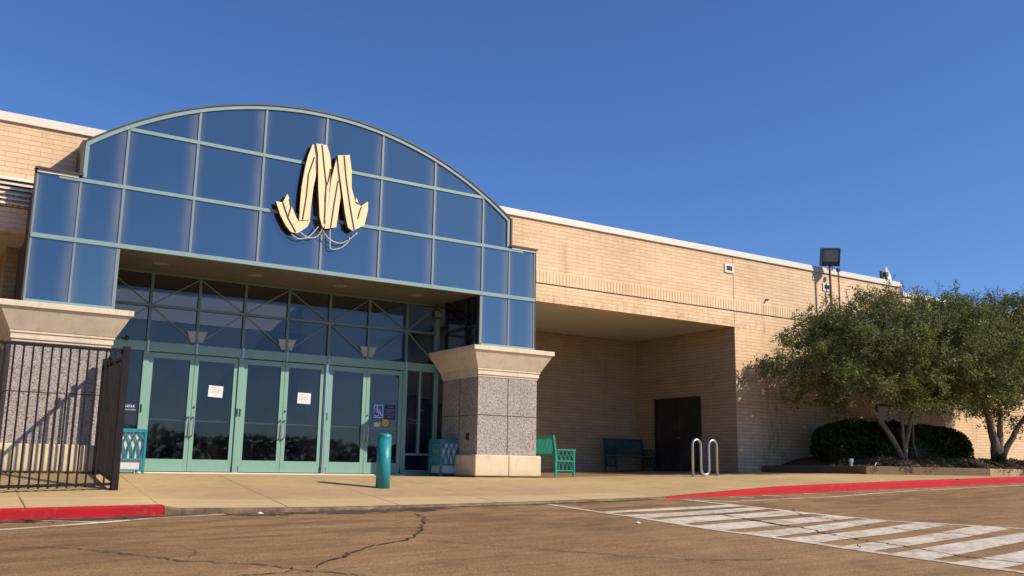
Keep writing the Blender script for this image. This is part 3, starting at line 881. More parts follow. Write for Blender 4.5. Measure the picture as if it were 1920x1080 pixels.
# dark flashing round the outline
mb = MB()
for i in range(n):
    a = -AW + 2*AW*i/n; b = -AW + 2*AW*(i+1)/n
    pa, pb, qa, qb = off(a, -.018), off(b, -.018), off(a, .010), off(b, .010)
    mb.add([(pa[0],FY-.06,pa[1]),(pb[0],FY-.06,pb[1]),(qb[0],FY-.06,qb[1]),(qa[0],FY-.06,qa[1]),
            (pa[0],FY+.76,pa[1]),(pb[0],FY+.76,pb[1]),(qb[0],FY+.76,qb[1]),(qa[0],FY+.76,qa[1])],
           [(3,2,1,0),(0,1,5,4),(2,3,7,6)])
for s in (-1, 1):
    a, b = sorted((C+s*AW, C+s*AW+s*.045)); mb.box(a, b, FY-.06, FY+.76, 5.09, ZS+.02)
    a, b = sorted((C+s*AW-s*.02, C+s*HW+s*.04)); mb.box(a, b, FY-.08, FY+.10, 5.05, 5.09)
    a, b = sorted((C+s*HW+s*.002, C+s*HW+s*.03)); mb.box(a, b, FY-.02, FY+.09, 4.62, 5.05); mb.box(a, b, FY-.02, FY+.48, Z0, 4.62)
mb.build('edge_flashing', M['dark_trim'], P)
for s in (-1, 1):
    a, b = sorted((C+s*AW+s*.05, C+s*HW)); mb = MB(); mb.box(a, b, FY-.045, FY+.02, 5.0, 5.048); mb.build('shoulder_cap', M['white_metal'], P)
# soffit and its round lights
mb = MB(); mb.box(C-IW, C+IW, FY+.03, 20.02, Z1-.015, Z1+.015); mb.build('soffit', M['soffit'], P)
for x in (4.22, 6.08, 7.98, 9.84):
    mb = MB(); mb.lathe([(.12,Z1-.03),(.15,Z1-.03),(.15,Z1-.016)], x, 19.05, 20)
    rg = mb.build('downlight', M['lens'], P)
    mb = MB(); mb.lathe([(.02,Z1-.034),(.115,Z1-.034),(.115,Z1-.020)], x, 19.05, 20); mb.build('light_lens', M['lens'], rg)
# dark glazed cheeks over the pillars, facing the doors
for s in (-1, 1):
    x = C+s*(IW-.012)
    a, b = sorted((x, x+s*.008))
    mb = MB(); mb.box(a, b, FY+.10, FY+1.55, Z0+.05, Z1-.04); ck = mb.build('cheek_glass', M['glass'], P)
    a, b = sorted((x-s*.03, x-s*.001))
    mb = MB()
    for y in (FY+.06, FY+.55, FY+1.5): mb.box(a, b, y, y+.07, Z0+.05, Z1-.03)
    mb.box(a, b, FY+.13, FY+1.5, 3.11, 3.17)
    mb.tube([(x-s*.02,FY+.2,3.2),(x-s*.02,FY+1.5,3.8)], .02, 6)
    mb.build('cheek_frame', M['black'], ck)
# pillars
for s in (-1, 1):
    cx = C + s*4.63
    g = MB(); hw = .785; y0, y1 = FY, FY+1.6
    g.box(cx-hw, cx+hw, y0, y1, .28, 2.0)
    sh = g.build('pillar', M['granite'], P, label='left granite pillar' if s < 0 else 'right granite pillar')
    g = MB()
    g.box(cx-.008, cx+.008, y0-.004, y0+.01, .28, 2.0)
    g.box(cx-hw-.004, cx+hw+.004, y0-.004, y1+.004, 1.148, 1.162)
    g.box(cx-hw-.004, cx-hw+.01, (y0+y1)/2-.008, (y0+y1)/2+.008, .28, 2.0)
    g.build('stone_joint', M['crack'], sh)
    g = MB()
    for a, b in ((cx-.87, cx-.006), (cx+.006, cx+.87)):
        for c_, d_ in ((y0-.085, (y0+y1)/2-.006), ((y0+y1)/2+.006, y1+.08)):
            g.box(a, b, c_, d_, -.17, .285)
    g.build('plinth', M['plinth'], sh, bevel=.022)
    g = MB(); g.box(cx-.84, cx+.84, y0-.05, y1+.05, -.26, -.17); g.build('plinth_foot', M['kerb'], sh)
    g = MB()
    g.box(cx-.80, cx+.80, y0-.015, y1+.015, 2.0, 2.045)
    g.box(cx-.825, cx+.825, y0-.04, y1+.04, 2.045, 2.145)
    g.box(cx-.845, cx+.845, y0-.06, y1+.06, 2.145, 2.185)
    g.frustum(cx-.85, cx+.85, y0-.065, y1+.065, 2.185, cx-1.05, cx+1.05, y0-.265, y1+.22, 2.56)
    g.box(cx-1.08, cx+1.08, y0-.295, y1+.22, 2.56, 2.66)
    g.build('cornice', M['precast'], sh, bevel=.008)
g = MB(); g.box(C+4.63-.785-.02, C+4.63-.785, FY+.35, FY+.47, .62, .76); g.build('wall_socket', M['black'], P)

# ------------------------------------------------------------------ glazed doors
DY = 20.0; ZD = -.19; ZH = 2.19
G = empty('glass_storefront', (C, DY, ZD), 'mint framed glass storefront with six doors below the soffit', 'storefront')
MX = [4.28 + .966*k for k in range(7)]
fr = MB()
def post(x, w_, z0, z1, y0=DY-.06, y1=DY+.06): fr.box(x-w_/2, x+w_/2, y0, y1, z0, z1)
for k in (0, 2, 4, 6): post(MX[k], .11, ZD, ZH+.02)
post(10.90, .09, ZD, 3.83); post(3.30, .09, ZD, 3.83)
fd = MB()
for x in MX: fd.box(x-.0275, x+.0275, DY-.055, DY+.055, ZH+.21, 3.79)
fd.box(3.345, 10.855, DY-.058, DY+.058, 3.115, 3.165)
fd.box(3.25, 10.95, DY-.062, DY+.062, 3.79, 3.842)
fr.box(3.345, 10.855, DY-.065, DY+.065, ZH+.02, ZH+.21)
for x0, x1 in ((3.345, MX[0]-.055), (MX[6]+.055, 10.855)):
    fr.box(x0, x1, DY-.05, DY+.05, ZD, ZD+.12); fr.box(x0, x1, DY-.05, DY+.05, .26, .31)
fr.box(10.45, 10.50, DY-.045, DY+.045, .31, 2.2)
frame = fr.build('frame', M['mint'], G, bevel=.004)
fd.build('transom_bar', M['mint_shade'], G, bevel=.003)
# little steel bosses where the posts meet the head rail
for k in (0, 1, 2, 3, 4, 6):
    b_ = MB(); b_.tube([(MX[k]+.01, DY-.075, 2.20), (MX[k]+.01, DY-.075, 2.42)], .022, 8); b_.build('post_bracket', M['steel'], frame)
th = MB(); th.box(MX[0]-.05, MX[6]+.05, DY-.10, DY+.06, ZD-.05, ZD+.016); th.build('threshold', M['white_metal'], G)
xsb = [3.345] + [x for x in MX] + [10.855]
for k, (a, b) in enumerate(zip(xsb, xsb[1:])):
    tg = MB(); tg.box(a+.02, b-.02, DY-.006, DY+.006, ZH+.21, 3.115); tg.box(a+.02, b-.02, DY-.006, DY+.006, 3.165, 3.79)
    tg.build('transom_glass', M['clear_glass'] if k == 7 else M['transom_glass'], G)
sg = MB(); sg.box(3.345, MX[0]-.055, DY-.006, DY+.006, ZD+.12, ZH+.02); sgl = sg.build('sidelight_glass', M['glass'], G)
sg = MB(); sg.box(MX[6]+.055, 10.855, DY-.006, DY+.006, ZD+.12, ZH+.02); sgr = sg.build('sidelight_glass', M['clear_glass'], G)
# bracing behind the transom
br = MB(); yb_ = DY-.03
def brace(x0, z0, x1, z1): br.tube([(x0,yb_,z0),(x1,yb_,z1)], .013, 6)
for k in (0, 2, 4, 6):
    for dx in (-.966, .966):
        x2 = cl(MX[k]+dx, 3.4, 10.85)
        brace(MX[k], 3.14, x2, 3.78); brace(MX[k], 3.14, x2, 2.42)
br.build('brace', M['mullion'], G)

def door_leaf(x0, x1, hinge_left, idx):
    z0, z1 = ZD+.03, ZH
    y0, y1 = DY-.03, DY+.03
    st = .085
    d = MB()
    d.box(x0, x0+st, y0, y1, z0, z1); d.box(x1-st, x1, y0, y1, z0, z1)
    d.box(x0+st, x1-st, y0+.001, y1-.001, z0, z0+.24); d.box(x0+st, x1-st, y0+.001, y1-.001, z1-.11, z1)
    o = d.build('door', M['mint'], G, bevel=.003)
    d = MB(); d.box(x0+st, x1-st, DY-.005, DY+.005, z0+.24, z1-.11); d.build('door_glass', M['glass'], o)
    d = MB(); d.tube([(x0+st-.02, DY+.075, .855), (x1-st+.02, DY+.075, .855)], .020, 8)
    for x in (x0+st-.01, x1-st+.01): d.box(x-.02, x+.02, y1+.001, DY+.08, .83, .88)
    d.build('push_bar', M['symbol'], o)
    hx = x1-.042 if hinge_left else x0+.042
    d = MB()
    pts = [(hx, y0, .93), (hx, y0-.06, .93), (hx, y0-.085, .90)] + [(hx, y0-.09, z) for z in (.80,.70,.62)] + [(hx, y0-.07, .56), (hx, y0, .55)]
    d.tube(pts, .017, 8)
    d.build('pull_handle', M['steel'], o)
    if not hinge_left:
        d = MB(); d.tube([(x0+.045, y0-.02, 1.13), (x0+.045, y0, 1.13)], .02, 10); d.build('lock_cylinder', M['black'], o)
    ox = x0-.002 if hinge_left else x1+.002
    d = MB()
    for z in (-.1,): d.box(ox-.014, ox+.014, y0-.02, y0-.001, z-.05, z+.06)
    d.build('pivot', M['black'], o)
    return o
for k in range(6):
    pair_left = k % 2 == 0
    x0 = MX[k] + (.060 if pair_left else .004); x1 = MX[k+1] - (.004 if pair_left else .060)
    door_leaf(x0, x1, pair_left, k)
# black strike plates on the posts and the bright flush edge on one post
for x in (MX[0]-.02, MX[2]-.03, MX[2]+.03, MX[4]+.03):
    d = MB(); d.box(x-.013, x+.013, DY-.072, DY-.061, .98, 1.14); d.build('strike_plate', M['black'], frame)
d = MB(); d.box(MX[4]-.035, MX[4]-.01, DY-.078, DY-.061, ZD, 2.2); d.box(MX[4]+.0, MX[4]+.014, DY-.072, DY-.061, ZD, 2.2); d.build('edge_strip', M['chrome'], frame)
# window lettering too faint to read: small white strokes
def strokes(name, x0, z0, w_, h_, n, mat, parent, y, seed):
    q = random.Random(seed); d = MB(); x = x0
    for i in range(n):
        ww = w_/n*(.55+.3*q.random())
        k = q.choice((0,1,2))
        d.box(x, x+ww*.35, y-.002, y, z0, z0+h_)
        if k != 1: d.box(x+ww*.35, x+ww, y-.002, y, z0+h_*.75, z0+h_)
        if k != 2: d.box(x+ww*.35, x+ww, y-.002, y, z0, z0+h_*.25)
        x += w_/n
    return d.build(name, mat, parent)
strokes('window_lettering', 3.90, 1.075, .26, .045, 7, M['symbol'], sgl, DY-.008, 1)
strokes('window_lettering', 3.94, 1.015, .24, .022, 12, M['symbol'], sgl, DY-.008, 2)
strokes('window_lettering', 10.20, 1.06, .36, .035, 11, M['ink'], sgr, DY-.008, 3)
strokes('window_lettering', 10.18, .985, .40, .02, 15, M['ink'], sgr, DY-.008, 4)
# black floodlight box in the corner of the soffit
cb = empty('corner_floodlight', (10.83, 19.85, 3.55), 'small black floodlight box high in the corner by the right pillar', 'floodlight')
d = MB(); d.box(10.70, 10.90, 19.80, 19.92, 3.50, 3.68); d.build('lamp_body', M['black'], cb, bevel=.01)
d = MB(); d.box(10.72, 10.88, 19.786, 19.799, 3.52, 3.66); d.build('lamp_glass', M['lamp_glass'], cb)
d = MB(); d.tube([(10.80, 19.86, 3.68), (10.80, 19.86, 3.84)], .015, 6); d.build('bracket', M['black'], cb)
# small dome camera on the head rail left of the doors
d = MB(); d.tube([(3.86,DY-.07,2.44),(3.86,DY-.13,2.42)], .02, 8); d.ball((3.86,DY-.17,2.42), .05); 
tag(d.build('dome_camera', M['black']), 'small dark dome camera on the head rail above the left sidelight', 'camera')

# inside the doors
fl = MB(); fl.box(1.95, 12.1, DY+.065, 31, ZD-.05, ZD+.005); tag(fl.build('indoor_floor', M['inside_floor']), kind='structure')
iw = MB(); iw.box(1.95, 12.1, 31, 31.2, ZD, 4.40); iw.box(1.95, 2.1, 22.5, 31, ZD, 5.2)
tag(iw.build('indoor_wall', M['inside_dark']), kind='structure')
iw = MB(); iw.box(1.95, 12.1, 30.97, 31.2, 4.40, 5.28); iw.box(1.95, 10.3, 22.5, 22.6, 3.95, 5.28)
tag(iw.build('indoor_wall', M['inside_pale']), kind='structure')
iw = MB(); iw.box(11.6, 11.75, DY+.1, 31, ZD, 5.2); iw.box(1.95, 10.3, DY+.07, 22.5, 3.86, 3.95); iw.box(10.3, 11.6, DY+.07, 20.5, 3.86, 3.95)  # ceiling stops short over the right bay, an added shaft for daylight
tag(iw.build('indoor_wall', M['inside_wall']), kind='structure')
iw = MB(); iw.box(11.2, 11.32, 22.3, 22.42, ZD, 3.86); iw.box(11.32, 11.58, 20.3, 24.4, 3.42, 3.5); iw.box(11.32, 11.58, 20.3, 24.4, 2.62, 2.68); iw.box(11.32, 11.58, 20.3, 24.4, 1.5, 1.54); iw.box(11.32,11.58,20.3,24.4,.8,.84)
tag(iw.build('indoor_steel_frame', M['mint']), 'mint steel frame against the tan wall inside the right sidelight', 'steel frame')
vm = empty('vending_machine', (11.05, 21.0, ZD), 'dark navy vending machine inside the right sidelight glass', 'vending machine')
d = MB(); d.box(10.72, 11.28, 21.0, 21.7, ZD+.05, 1.66); d.box(10.85, 11.02, 21.15, 21.5, 1.66, 1.76); d.build('cabinet', M['vend'], vm, bevel=.02)
d = MB(); d.box(10.76, 11.0, 20.985, 20.999, 1.32, 1.48); d.box(10.80,10.92,20.985,20.999,.5,1.1); d.build('display_panel', M['inside_dark'], vm)
d = MB(); d.box(11.06, 11.13, 20.985, 20.999, 1.34, 1.40); d.build('price_card', M['ink'], vm)
sx_ = [(MX[1], 'left'), (MX[3], 'middle'), (MX[5], 'right')]
for x, nm in sx_:
    s_ = empty('wall_sconce', (x, DY-.03, 2.55), 'pale half-bowl lamp low on the transom glass, %s of the three' % nm, 'lamp', 'half-bowl lamps along the transom')
    d = MB()
    d.frustum(x-.12, x+.12, DY-.040, DY-.010, 2.45, x-.21, x+.21, DY-.048, DY-.010, 2.69); d.build('lamp_shade', M['sconce'], s_, bevel=.01)
    d = MB(); d.box(x-.05, x+.05, DY-.05, DY-.010, 2.40, 2.449); d.build('bracket', M['mint_shade'], s_)

# ------------------------------------------------------------------ notices on the doors
def note(name, x, z, w_, h_, mat, label, cat, rot=0.0, group=None):
    o = empty(name, (x, DY-.012, z), label, cat, group)
    d = MB(); d.box(-w_/2, w_/2, -.002, 0, -h_/2, h_/2); d.build('sheet', mat, o, local=True)
    o.rotation_euler = (0, rot, 0)
    return o
for x, z, lb, rt_ in ((5.72, 1.475, 'white paper notice taped to the second door from the left', .05), (7.65, 1.435, 'white paper notice taped to the fourth door from the left', .02)):
    o = note('paper_notice', x, z, .30, .235, M['paper'], lb, 'notice', rt_, 'paper notices on the doors')
    q = random.Random(int(x*10)); d = MB()
    for i, zz in enumerate((.07, .03, .0, -.03, -.075)):
        ww = (.20,.22,.16,.22,.07)[i]; d.box(-ww/2, ww/2, -.0035, -.0022, zz, zz+.007)
    d.build('print', M['ink'], o, local=True)
st = note('access_sticker', 9.44, 1.235, .27, .34, M['blue'], 'blue wheelchair access sticker on the rightmost door', 'sticker')
d = MB(); Y0 = -.0045
def ln(pts, wd):
    for a, b in zip(pts, pts[1:]):
        v = Vector((b[0]-a[0], 0, b[1]-a[1])); n_ = Vector((-v.z, 0, v.x)).normalized()*wd/2
        A = Vector((a[0], Y0, a[1])); Bv = Vector((b[0], Y0, b[1]))
        d.add([A-n_, Bv-n_, Bv+n_, A+n_], [(0,1,2,3)])
def disc(cx_, cz_, r_):
    d.add([(cx_+r_*cos(2*pi*i/16), Y0, cz_+r_*sin(2*pi*i/16)) for i in range(16)], [tuple(range(16))])
ln([(-.11,-.14),(.11,-.14),(.11,.14),(-.11,.14),(-.11,-.154)], .016)
disc(-.035, .105, .024)
ln([(-.035,.08),(-.03,-.02),(.045,-.02),(.075,-.10),(.10,-.09)], .026); ln([(-.033,.035),(.035,.03)], .020)
ln([(-.05+.065*cos(radians(t)), -.045+.065*sin(radians(t))) for t in range(130, 375, 20)], .018)
d.build('wheelchair_symbol', M['symbol'], st, local=True)
st = note('text_sticker', 9.735, 1.225, .27, .34, M['navy'], 'navy text sticker beside the wheelchair symbol', 'sticker')
for i, (zz, ww) in enumerate(((.11,.13),(.055,.22),(.0,.17),(-.055,.22),(-.11,.13))):
    q = random.Random(i+5); x = -ww/2; d = MB()
    while x < ww/2 - .01:
        k = .010+.008*q.random(); d.box(x, x+k, -.0042, -.0022, zz-.012, zz+.014); x += k+.006
    d.build('print', M['dimprint'], st, local=True)
yo = empty('round_sticker', (9.62, DY-.012, .985), 'round yellow sticker below the navy text sticker', 'sticker')
d = MB(); d.add([(.082*cos(2*pi*i/28), -.002, .088*sin(2*pi*i/28)) for i in range(28)] + [(.082*cos(2*pi*i/28), 0, .088*sin(2*pi*i/28)) for i in range(28)],
    [tuple(range(28)), tuple(range(55, 27, -1))] + [((i+1)%28, i, 28+i, 28+(i+1)%28) for i in range(28)])
d.build('sheet', M['yellow'], yo, local=True)
d = MB(); d.add([(.0,-.0045,-.05),(.03,-.0045,.03),(.045,-.0045,.05),(.03,-.0045,-.02),(.01,-.0045,-.06)], [(0,1,2,3,4)]); d.build('print', M['pole'], yo, local=True)
d = MB(); d.prism([(9.34,.885),(9.47,.885),(9.52,.98),(9.34,.98)], DY-.014, DY-.012)
tag(d.build('pale_note', M['pale_note']), 'pale slanted note beside the round yellow sticker', 'notice')

# ------------------------------------------------------------------ the M sign
SG = {'hook':[(5.99,5.10),(6.13,5.10),(6.21,5.29),(6.26,5.21),(6.30,5.08),(6.43,4.83),(6.48,4.77),(6.72,4.83),(6.67,4.70),(6.58,4.61),(6.45,4.52),(6.33,4.53),(6.22,4.64),(6.10,4.83)],
'rise':[(6.68,6.42),(6.74,6.42),(6.79,6.23),(6.80,5.85),(6.75,5.53),(6.72,5.12),(6.71,4.84),(6.49,4.79),(6.49,5.18),(6.50,5.48),(6.55,5.90),(6.60,6.17)],
'fall':[(6.74,6.44),(6.97,6.45),(7.05,6.26),(7.09,6.00),(7.08,5.81),(7.07,5.37),(7.04,4.89),(7.00,4.71),(6.96,4.74),(6.90,4.92),(6.84,5.48),(6.79,6.23)],
'rise2':[(7.21,6.23),(7.27,6.04),(7.30,5.75),(7.34,5.42),(7.28,4.77),(7.03,4.70),(7.08,5.23),(7.12,5.77)],
'fall2':[(7.22,6.28),(7.48,6.34),(7.54,6.04),(7.56,5.65),(7.66,5.36),(7.67,5.47),(7.75,5.32),(7.78,5.29),(7.94,5.42),(7.95,5.23),(7.88,4.90),(7.63,4.74),(7.52,4.80),(7.44,5.10),(7.34,5.61),(7.27,5.96)]}
LN = {'hook':[[(6.13,5.10),(6.25,4.81),(6.43,4.54)],[(6.26,5.20),(6.30,5.03),(6.25,4.80)]],
'rise':[[(6.73,6.15),(6.63,5.77),(6.61,5.29),(6.56,4.82)]],
'fall':[[(6.87,6.43),(6.94,5.97),(7.00,5.62),(7.00,5.26),(7.01,4.80)],[(7.08,5.96),(7.05,5.72),(7.005,5.58),(6.99,5.26)]],
'rise2':[[(7.265,5.75),(7.20,5.18),(7.16,4.75)]],
'fall2':[[(7.36,6.30),(7.43,5.82),(7.53,5.31),(7.66,4.77)],[(7.80,5.28),(7.76,5.17),(7.73,5.02)],[(7.66,5.36),(7.74,5.33)]]}
CB = [[(6.35,4.49),(6.52,4.42),(6.73,4.51),(6.90,4.73)],[(6.49,4.58),(6.66,4.49),(6.80,4.48),(6.94,4.59),(7.01,4.84)],[(7.00,4.66),(7.14,4.52),(7.37,4.45),(7.56,4.55),(7.75,4.73)],[(7.15,4.72),(7.17,4.50),(7.20,4.31),(7.40,4.36),(7.54,4.49),(7.58,4.60)]]
KS = 17.95/17.75
SG = {k: [(x*KS, z*KS) for x, z in v] for k, v in SG.items()}
LN = {k: [[(x*KS, z*KS) for x, z in p] for p in v] for k, v in LN.items()}
CB = [[(x*KS, z*KS) for x, z in p] for p in CB]
sign = empty('letter_sign', (7.0, 17.95, 4.5), 'cream ribbon letter M sign with dangling cables on the blue glass', 'sign')
for k, yf in (('hook',17.955),('rise',17.965),('fall',17.925),('rise2',17.96),('fall2',17.93)):
    d = MB(); d.prism(SG[k], yf, 18.035, 0, 1); rb = d.build('ribbon', [M['cream'], M['sign_side']], sign)
    d = MB()
    for p in LN[k]: d.tube([(x, yf-.006, z) for x, z in p], .012, 6)
    d.build('neon_tube', M['sign_pipe'], rb)
for p in CB:
    # dense sag curve through the given points
    d = MB(); q = []
    for i in range(len(p)-1):
        p0 = p[max(0,i-1)]; p1 = p[i]; p2 = p[i+1]; p3 = p[min(len(p)-1,i+2)]
        for t in (0,.25,.5,.75):
            f_ = lambda a: .5*((2*p1[a])+(-p0[a]+p2[a])*t+(2*p0[a]-5*p1[a]+4*p2[a]-p3[a])*t*t+(-p0[a]+3*p1[a]-3*p2[a]+p3[a])*t**3)
            q.append((f_(0), 17.97+.02*sin(i+t), f_(1)))
    q.append((p[-1][0], 17.97, p[-1][1])); d.tube(q, .011, 6); d.build('cable', M['cable'], sign)
for x, z in ((6.35,4.78),(6.69,5.3),(7.0,6.2),(7.0,5.1),(7.25,5.1),(7.48,6.0),(7.7,5.0)):
    d = MB(); d.tube([(x,18.03,z),(x,18.1,z)], .015, 6); d.build('standoff', M['black'], sign)

# ------------------------------------------------------------------ fence
PX, PYf, PZ = 3.17, 16.25, 1.78
F = empty('picket_fence', (PX, PYf, walk(PX, PYf)), 'dark metal picket fence in front of the left pillar', 'fence')
d = MB(); d.box(PX-.055, PX+.055, PYf-.055, PYf+.055, walk(PX,PYf)-.1, PZ+.06); d.build('post', M['fence'], F, bevel=.006)
d = MB(); d.box(-2.4, -2.3, PYf-.05, PYf+.05, walk(-2.3,PYf)-.1, PZ+.06); d.build('post', M['fence'], F, bevel=.006)
d = MB()
x = PX-.16; k = 0
while x > -6:
    z0 = walk(x, PYf)
    d.box(x-.013, x+.013, PYf-.013, PYf+.013, z0+.05, PZ-.005); x -= .132
d.box(-6, PX-.055, PYf-.022, PYf+.022, PZ-.04, PZ+.005)
def rail(z_of, x0, x1, y, hh):
    for i in range(8):
        a = x0+(x1-x0)*i/8; b = x0+(x1-x0)*(i+1)/8
        za, zb_ = z_of(a), z_of(b)
        d.add([(a,y-.024,za),(b,y-.024,zb_),(b,y+.024,zb_),(a,y+.024,za),(a,y-.024,za+hh),(b,y-.024,zb_+hh),(b,y+.024,zb_+hh),(a,y+.024,za+hh)],
              [(0,3,2,1),(4,5,6,7),(0,1,5,4),(1,2,6,5),(2,3,7,6),(3,0,4,7)])
rail(lambda q: walk(q, PYf)+.07, -6, PX-.055, PYf, .045)
d.build('picket_panel', M['fence'], F)
# return gate towards the pillar
d = MB(); GY1 = 17.93; gx = PX
y = PYf+.13
while y < GY1-.05:
    d.box(gx-.013, gx+.013, y-.013, y+.013, walk(gx,y)+.10, PZ-.12); y += .115
d.box(gx-.022, gx+.022, PYf+.055, GY1, PZ-.13, PZ-.085)
zA, zB = walk(gx,PYf+.06)+.10, walk(gx,GY1)+.07
d.add([(gx-.024,PYf+.055,zA),(gx+.024,PYf+.055,zA),(gx+.024,GY1,zB),(gx-.024,GY1,zB),(gx-.024,PYf+.055,zA+.05),(gx+.024,PYf+.055,zA+.05),(gx+.024,GY1,zB+.05),(gx-.024,GY1,zB+.05)],
      [(0,3,2,1),(4,5,6,7),(0,1,5,4),(1,2,6,5),(2,3,7,6),(3,0,4,7)])
for yy in (PYf+.09, GY1-.05): d.box(gx-.025, gx+.025, yy-.03, yy+.03, walk(gx,yy)+.03, PZ-.08)
gate = d.build('gate', M['fence'], F)
for yy, zz in ((PYf+.10, PZ-.04), (17.35, PZ-.03), (17.62, PZ-.05)):
    d = MB(); d.ball((gx-.02, yy, zz), .045); d.box(gx-.035, gx+.0, yy-.03, yy+.03, zz-.14, zz-.03); d.build('hinge', M['fence'], gate)
d = MB(); d.box(gx-.05, gx+.05, 17.86, 17.95, walk(gx,17.9)-.05, PZ); d.build('post', M['fence'], F)

# ------------------------------------------------------------------ bollard
bx, by = 7.74, 16.08; bz = walk(bx, by)
Bo = empty('bollard', (bx, by, bz), 'round teal bollard standing in front of the glass doors', 'bollard')
d = MB(); d.lathe([(.128,bz-.05),(.128,bz+.90)], bx, by, 28); d.build('post', M['teal'], Bo, smooth=False)
for p in Bo.children[0].data.polygons: p.use_smooth = len(p.vertices) == 4
d = MB(); d.lathe([(.131,bz+.895),(.131,bz+.925),(.118,bz+.955),(.08,bz+.978),(.03,bz+.986)], bx, by, 28); d.build('cap', M['teal'], Bo)
for p in Bo.children[1].data.polygons: p.use_smooth = True

# ------------------------------------------------------------------ lattice work
def lattice(mb, o, ax, w_, h_, n, r_=.011, depth=Vector((0,0,0))):
    """Overlapping pointed arches in a panel: o lower-left corner, ax horizontal unit vector, heights along z."""
    s_ = w_/n
    for i in range(-1, n+1):
        for sg in (-1, 1):
            pts = []
            for k in range(13):
                t = k/12
                u = (i+.5)*s_ + sg*(.12*s_ + s_*1.25*t**2.1)
                if -.001 <= u <= w_+.001: pts.append(o + ax*u + Vector((0,0,h_*t)) + depth*sg)
                elif pts: break
            if len(pts) > 1: mb.tube(pts, r_, 6)

# trash receptacles
def make_bin(loc, label):
    o = empty('trash_bin', loc, label, 'trash bin', 'lattice trash bins beside the doors')
    W, H = .52, .80
    d = MB()
    for a in (-1, 1):
        for b in (-1, 1):
            d.box(a*(W/2)-.022, a*(W/2)+.022, b*(W/2)-.022, b*(W/2)+.022, 0, H)
    for z0, z1 in ((H-.045, H-.001), (.24, .275), (.05, .075)):
        for a in (-1, 1):
            d.box(-W/2+.022, W/2-.022, a*(W/2)-.016, a*(W/2)+.016, z0, z1)
            d.box(a*(W/2)-.016, a*(W/2)+.016, -W/2+.022, W/2-.022, z0, z1)
    d.box(-W/2-.012, W/2+.012, -W/2-.012, W/2+.012, H, H+.018)
    d.build('frame', M['bin_teal'], o, local=True, bevel=.003)
    d = MB()
    for ax, og in ((Vector((1,0,0)), Vector((-W/2,-W/2,.275))), (Vector((1,0,0)), Vector((-W/2,W/2,.275))),
                   (Vector((0,1,0)), Vector((-W/2,-W/2,.275))), (Vector((0,1,0)), Vector((W/2,-W/2,.275)))):
        lattice(d, og, ax, W, H-.32, 4, .015)
    d.build('lattice', M['bin_teal'], o, local=True)
    d = MB(); q = W/2-.03; d.box(-q, q, -q, q, .075, H-.05); d.build('liner', M['liner'], o, local=True)
    return o
b1 = make_bin((3.91, 19.18, -.198), 'teal lattice trash bin half hidden behind the fence post')
b2 = copy_tree(b1); b2.location = (10.77, 19.18, -.198); b2['label'] = 'teal lattice trash bin against the inner side of the right pillar'
ORG[b2.name] = b2.location.copy()

# benches: seat faces +y locally ( -y is the back )
def make_bench(loc, rz, label, L=1.45):
    o = empty('park_bench', loc, label, 'bench', 'teal metal benches in the recess', rz)
    T = M['green_teal']
    D = .56
    for sx in (0, L):
        d = MB()
        d.box(sx-.02, sx+.02, D-.04, D, 0, .62)                         # front post
        d.add([(sx-.02,0,0),(sx+.02,0,0),(sx+.02,.045,0),(sx-.02,.045,0),(sx-.02,.0,.55),(sx+.02,.0,.55),(sx+.02,.045,.55),(sx-.02,.045,.55)],
              [(0,3,2,1),(4,5,6,7),(0,1,5,4),(1,2,6,5),(2,3,7,6),(3,0,4,7)])
        d.frustum(sx-.02, sx+.02, 0, .045, .55, sx-.02, sx+.02, -.075, -.035, .96)
        d.box(sx-.028, sx+.028, .046, D+.02, .615, .645)                # arm rest
        d.box(sx-.015, sx+.015, .046, D-.041, .14, .17)
        d.box(sx-.015, sx+.015, .046, D-.041, .36, .385)
        e = d.build('end_frame', T, o, local=True)
        d = MB(); lattice(d, Vector((sx, .046, .17)), Vector((0,1,0)), D-.087, .445, 4, .0105)
        d.build('lattice', T, e, local=True)
    d = MB()
    for k in range(7): d.box(.021, L-.021, .06+k*.068, .11+k*.068, .40, .425)
    d.build('seat', T, o, local=True)
    d = MB()
    d.box(.021, L-.021, -.075, -.04, .90, .955); d.box(.021, L-.021, -.012, .022, .50, .54)
    for i in range(26):
        xx = .05 + (L-.1)*i/25
        d.tube([(xx, 0, .53), (xx, -.058, .91)], .0165, 6)
    d.build('backrest', T, o, local=True)
    return o
n1 = make_bench((13.10, 19.62, -.185), -pi/2, 'green teal bench standing end-on in the sun by the right pillar')
n2 = copy_tree(n1); n2.location = (19.33, 22.30, walk(18.5, 22.3)+.0); n2.rotation_euler = (0, 0, pi)
M['shade_teal'] = m_paint('shaded_teal_bench_paint', (.007, .072, .082), .6, .1, 4.0)  # bench teal darkened so the recess shade sits in the paint
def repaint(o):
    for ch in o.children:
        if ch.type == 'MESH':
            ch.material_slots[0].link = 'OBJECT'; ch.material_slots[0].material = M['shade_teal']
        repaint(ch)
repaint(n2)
n2['label'] = 'teal bench with shade-darkened paint against the back wall of the recess'

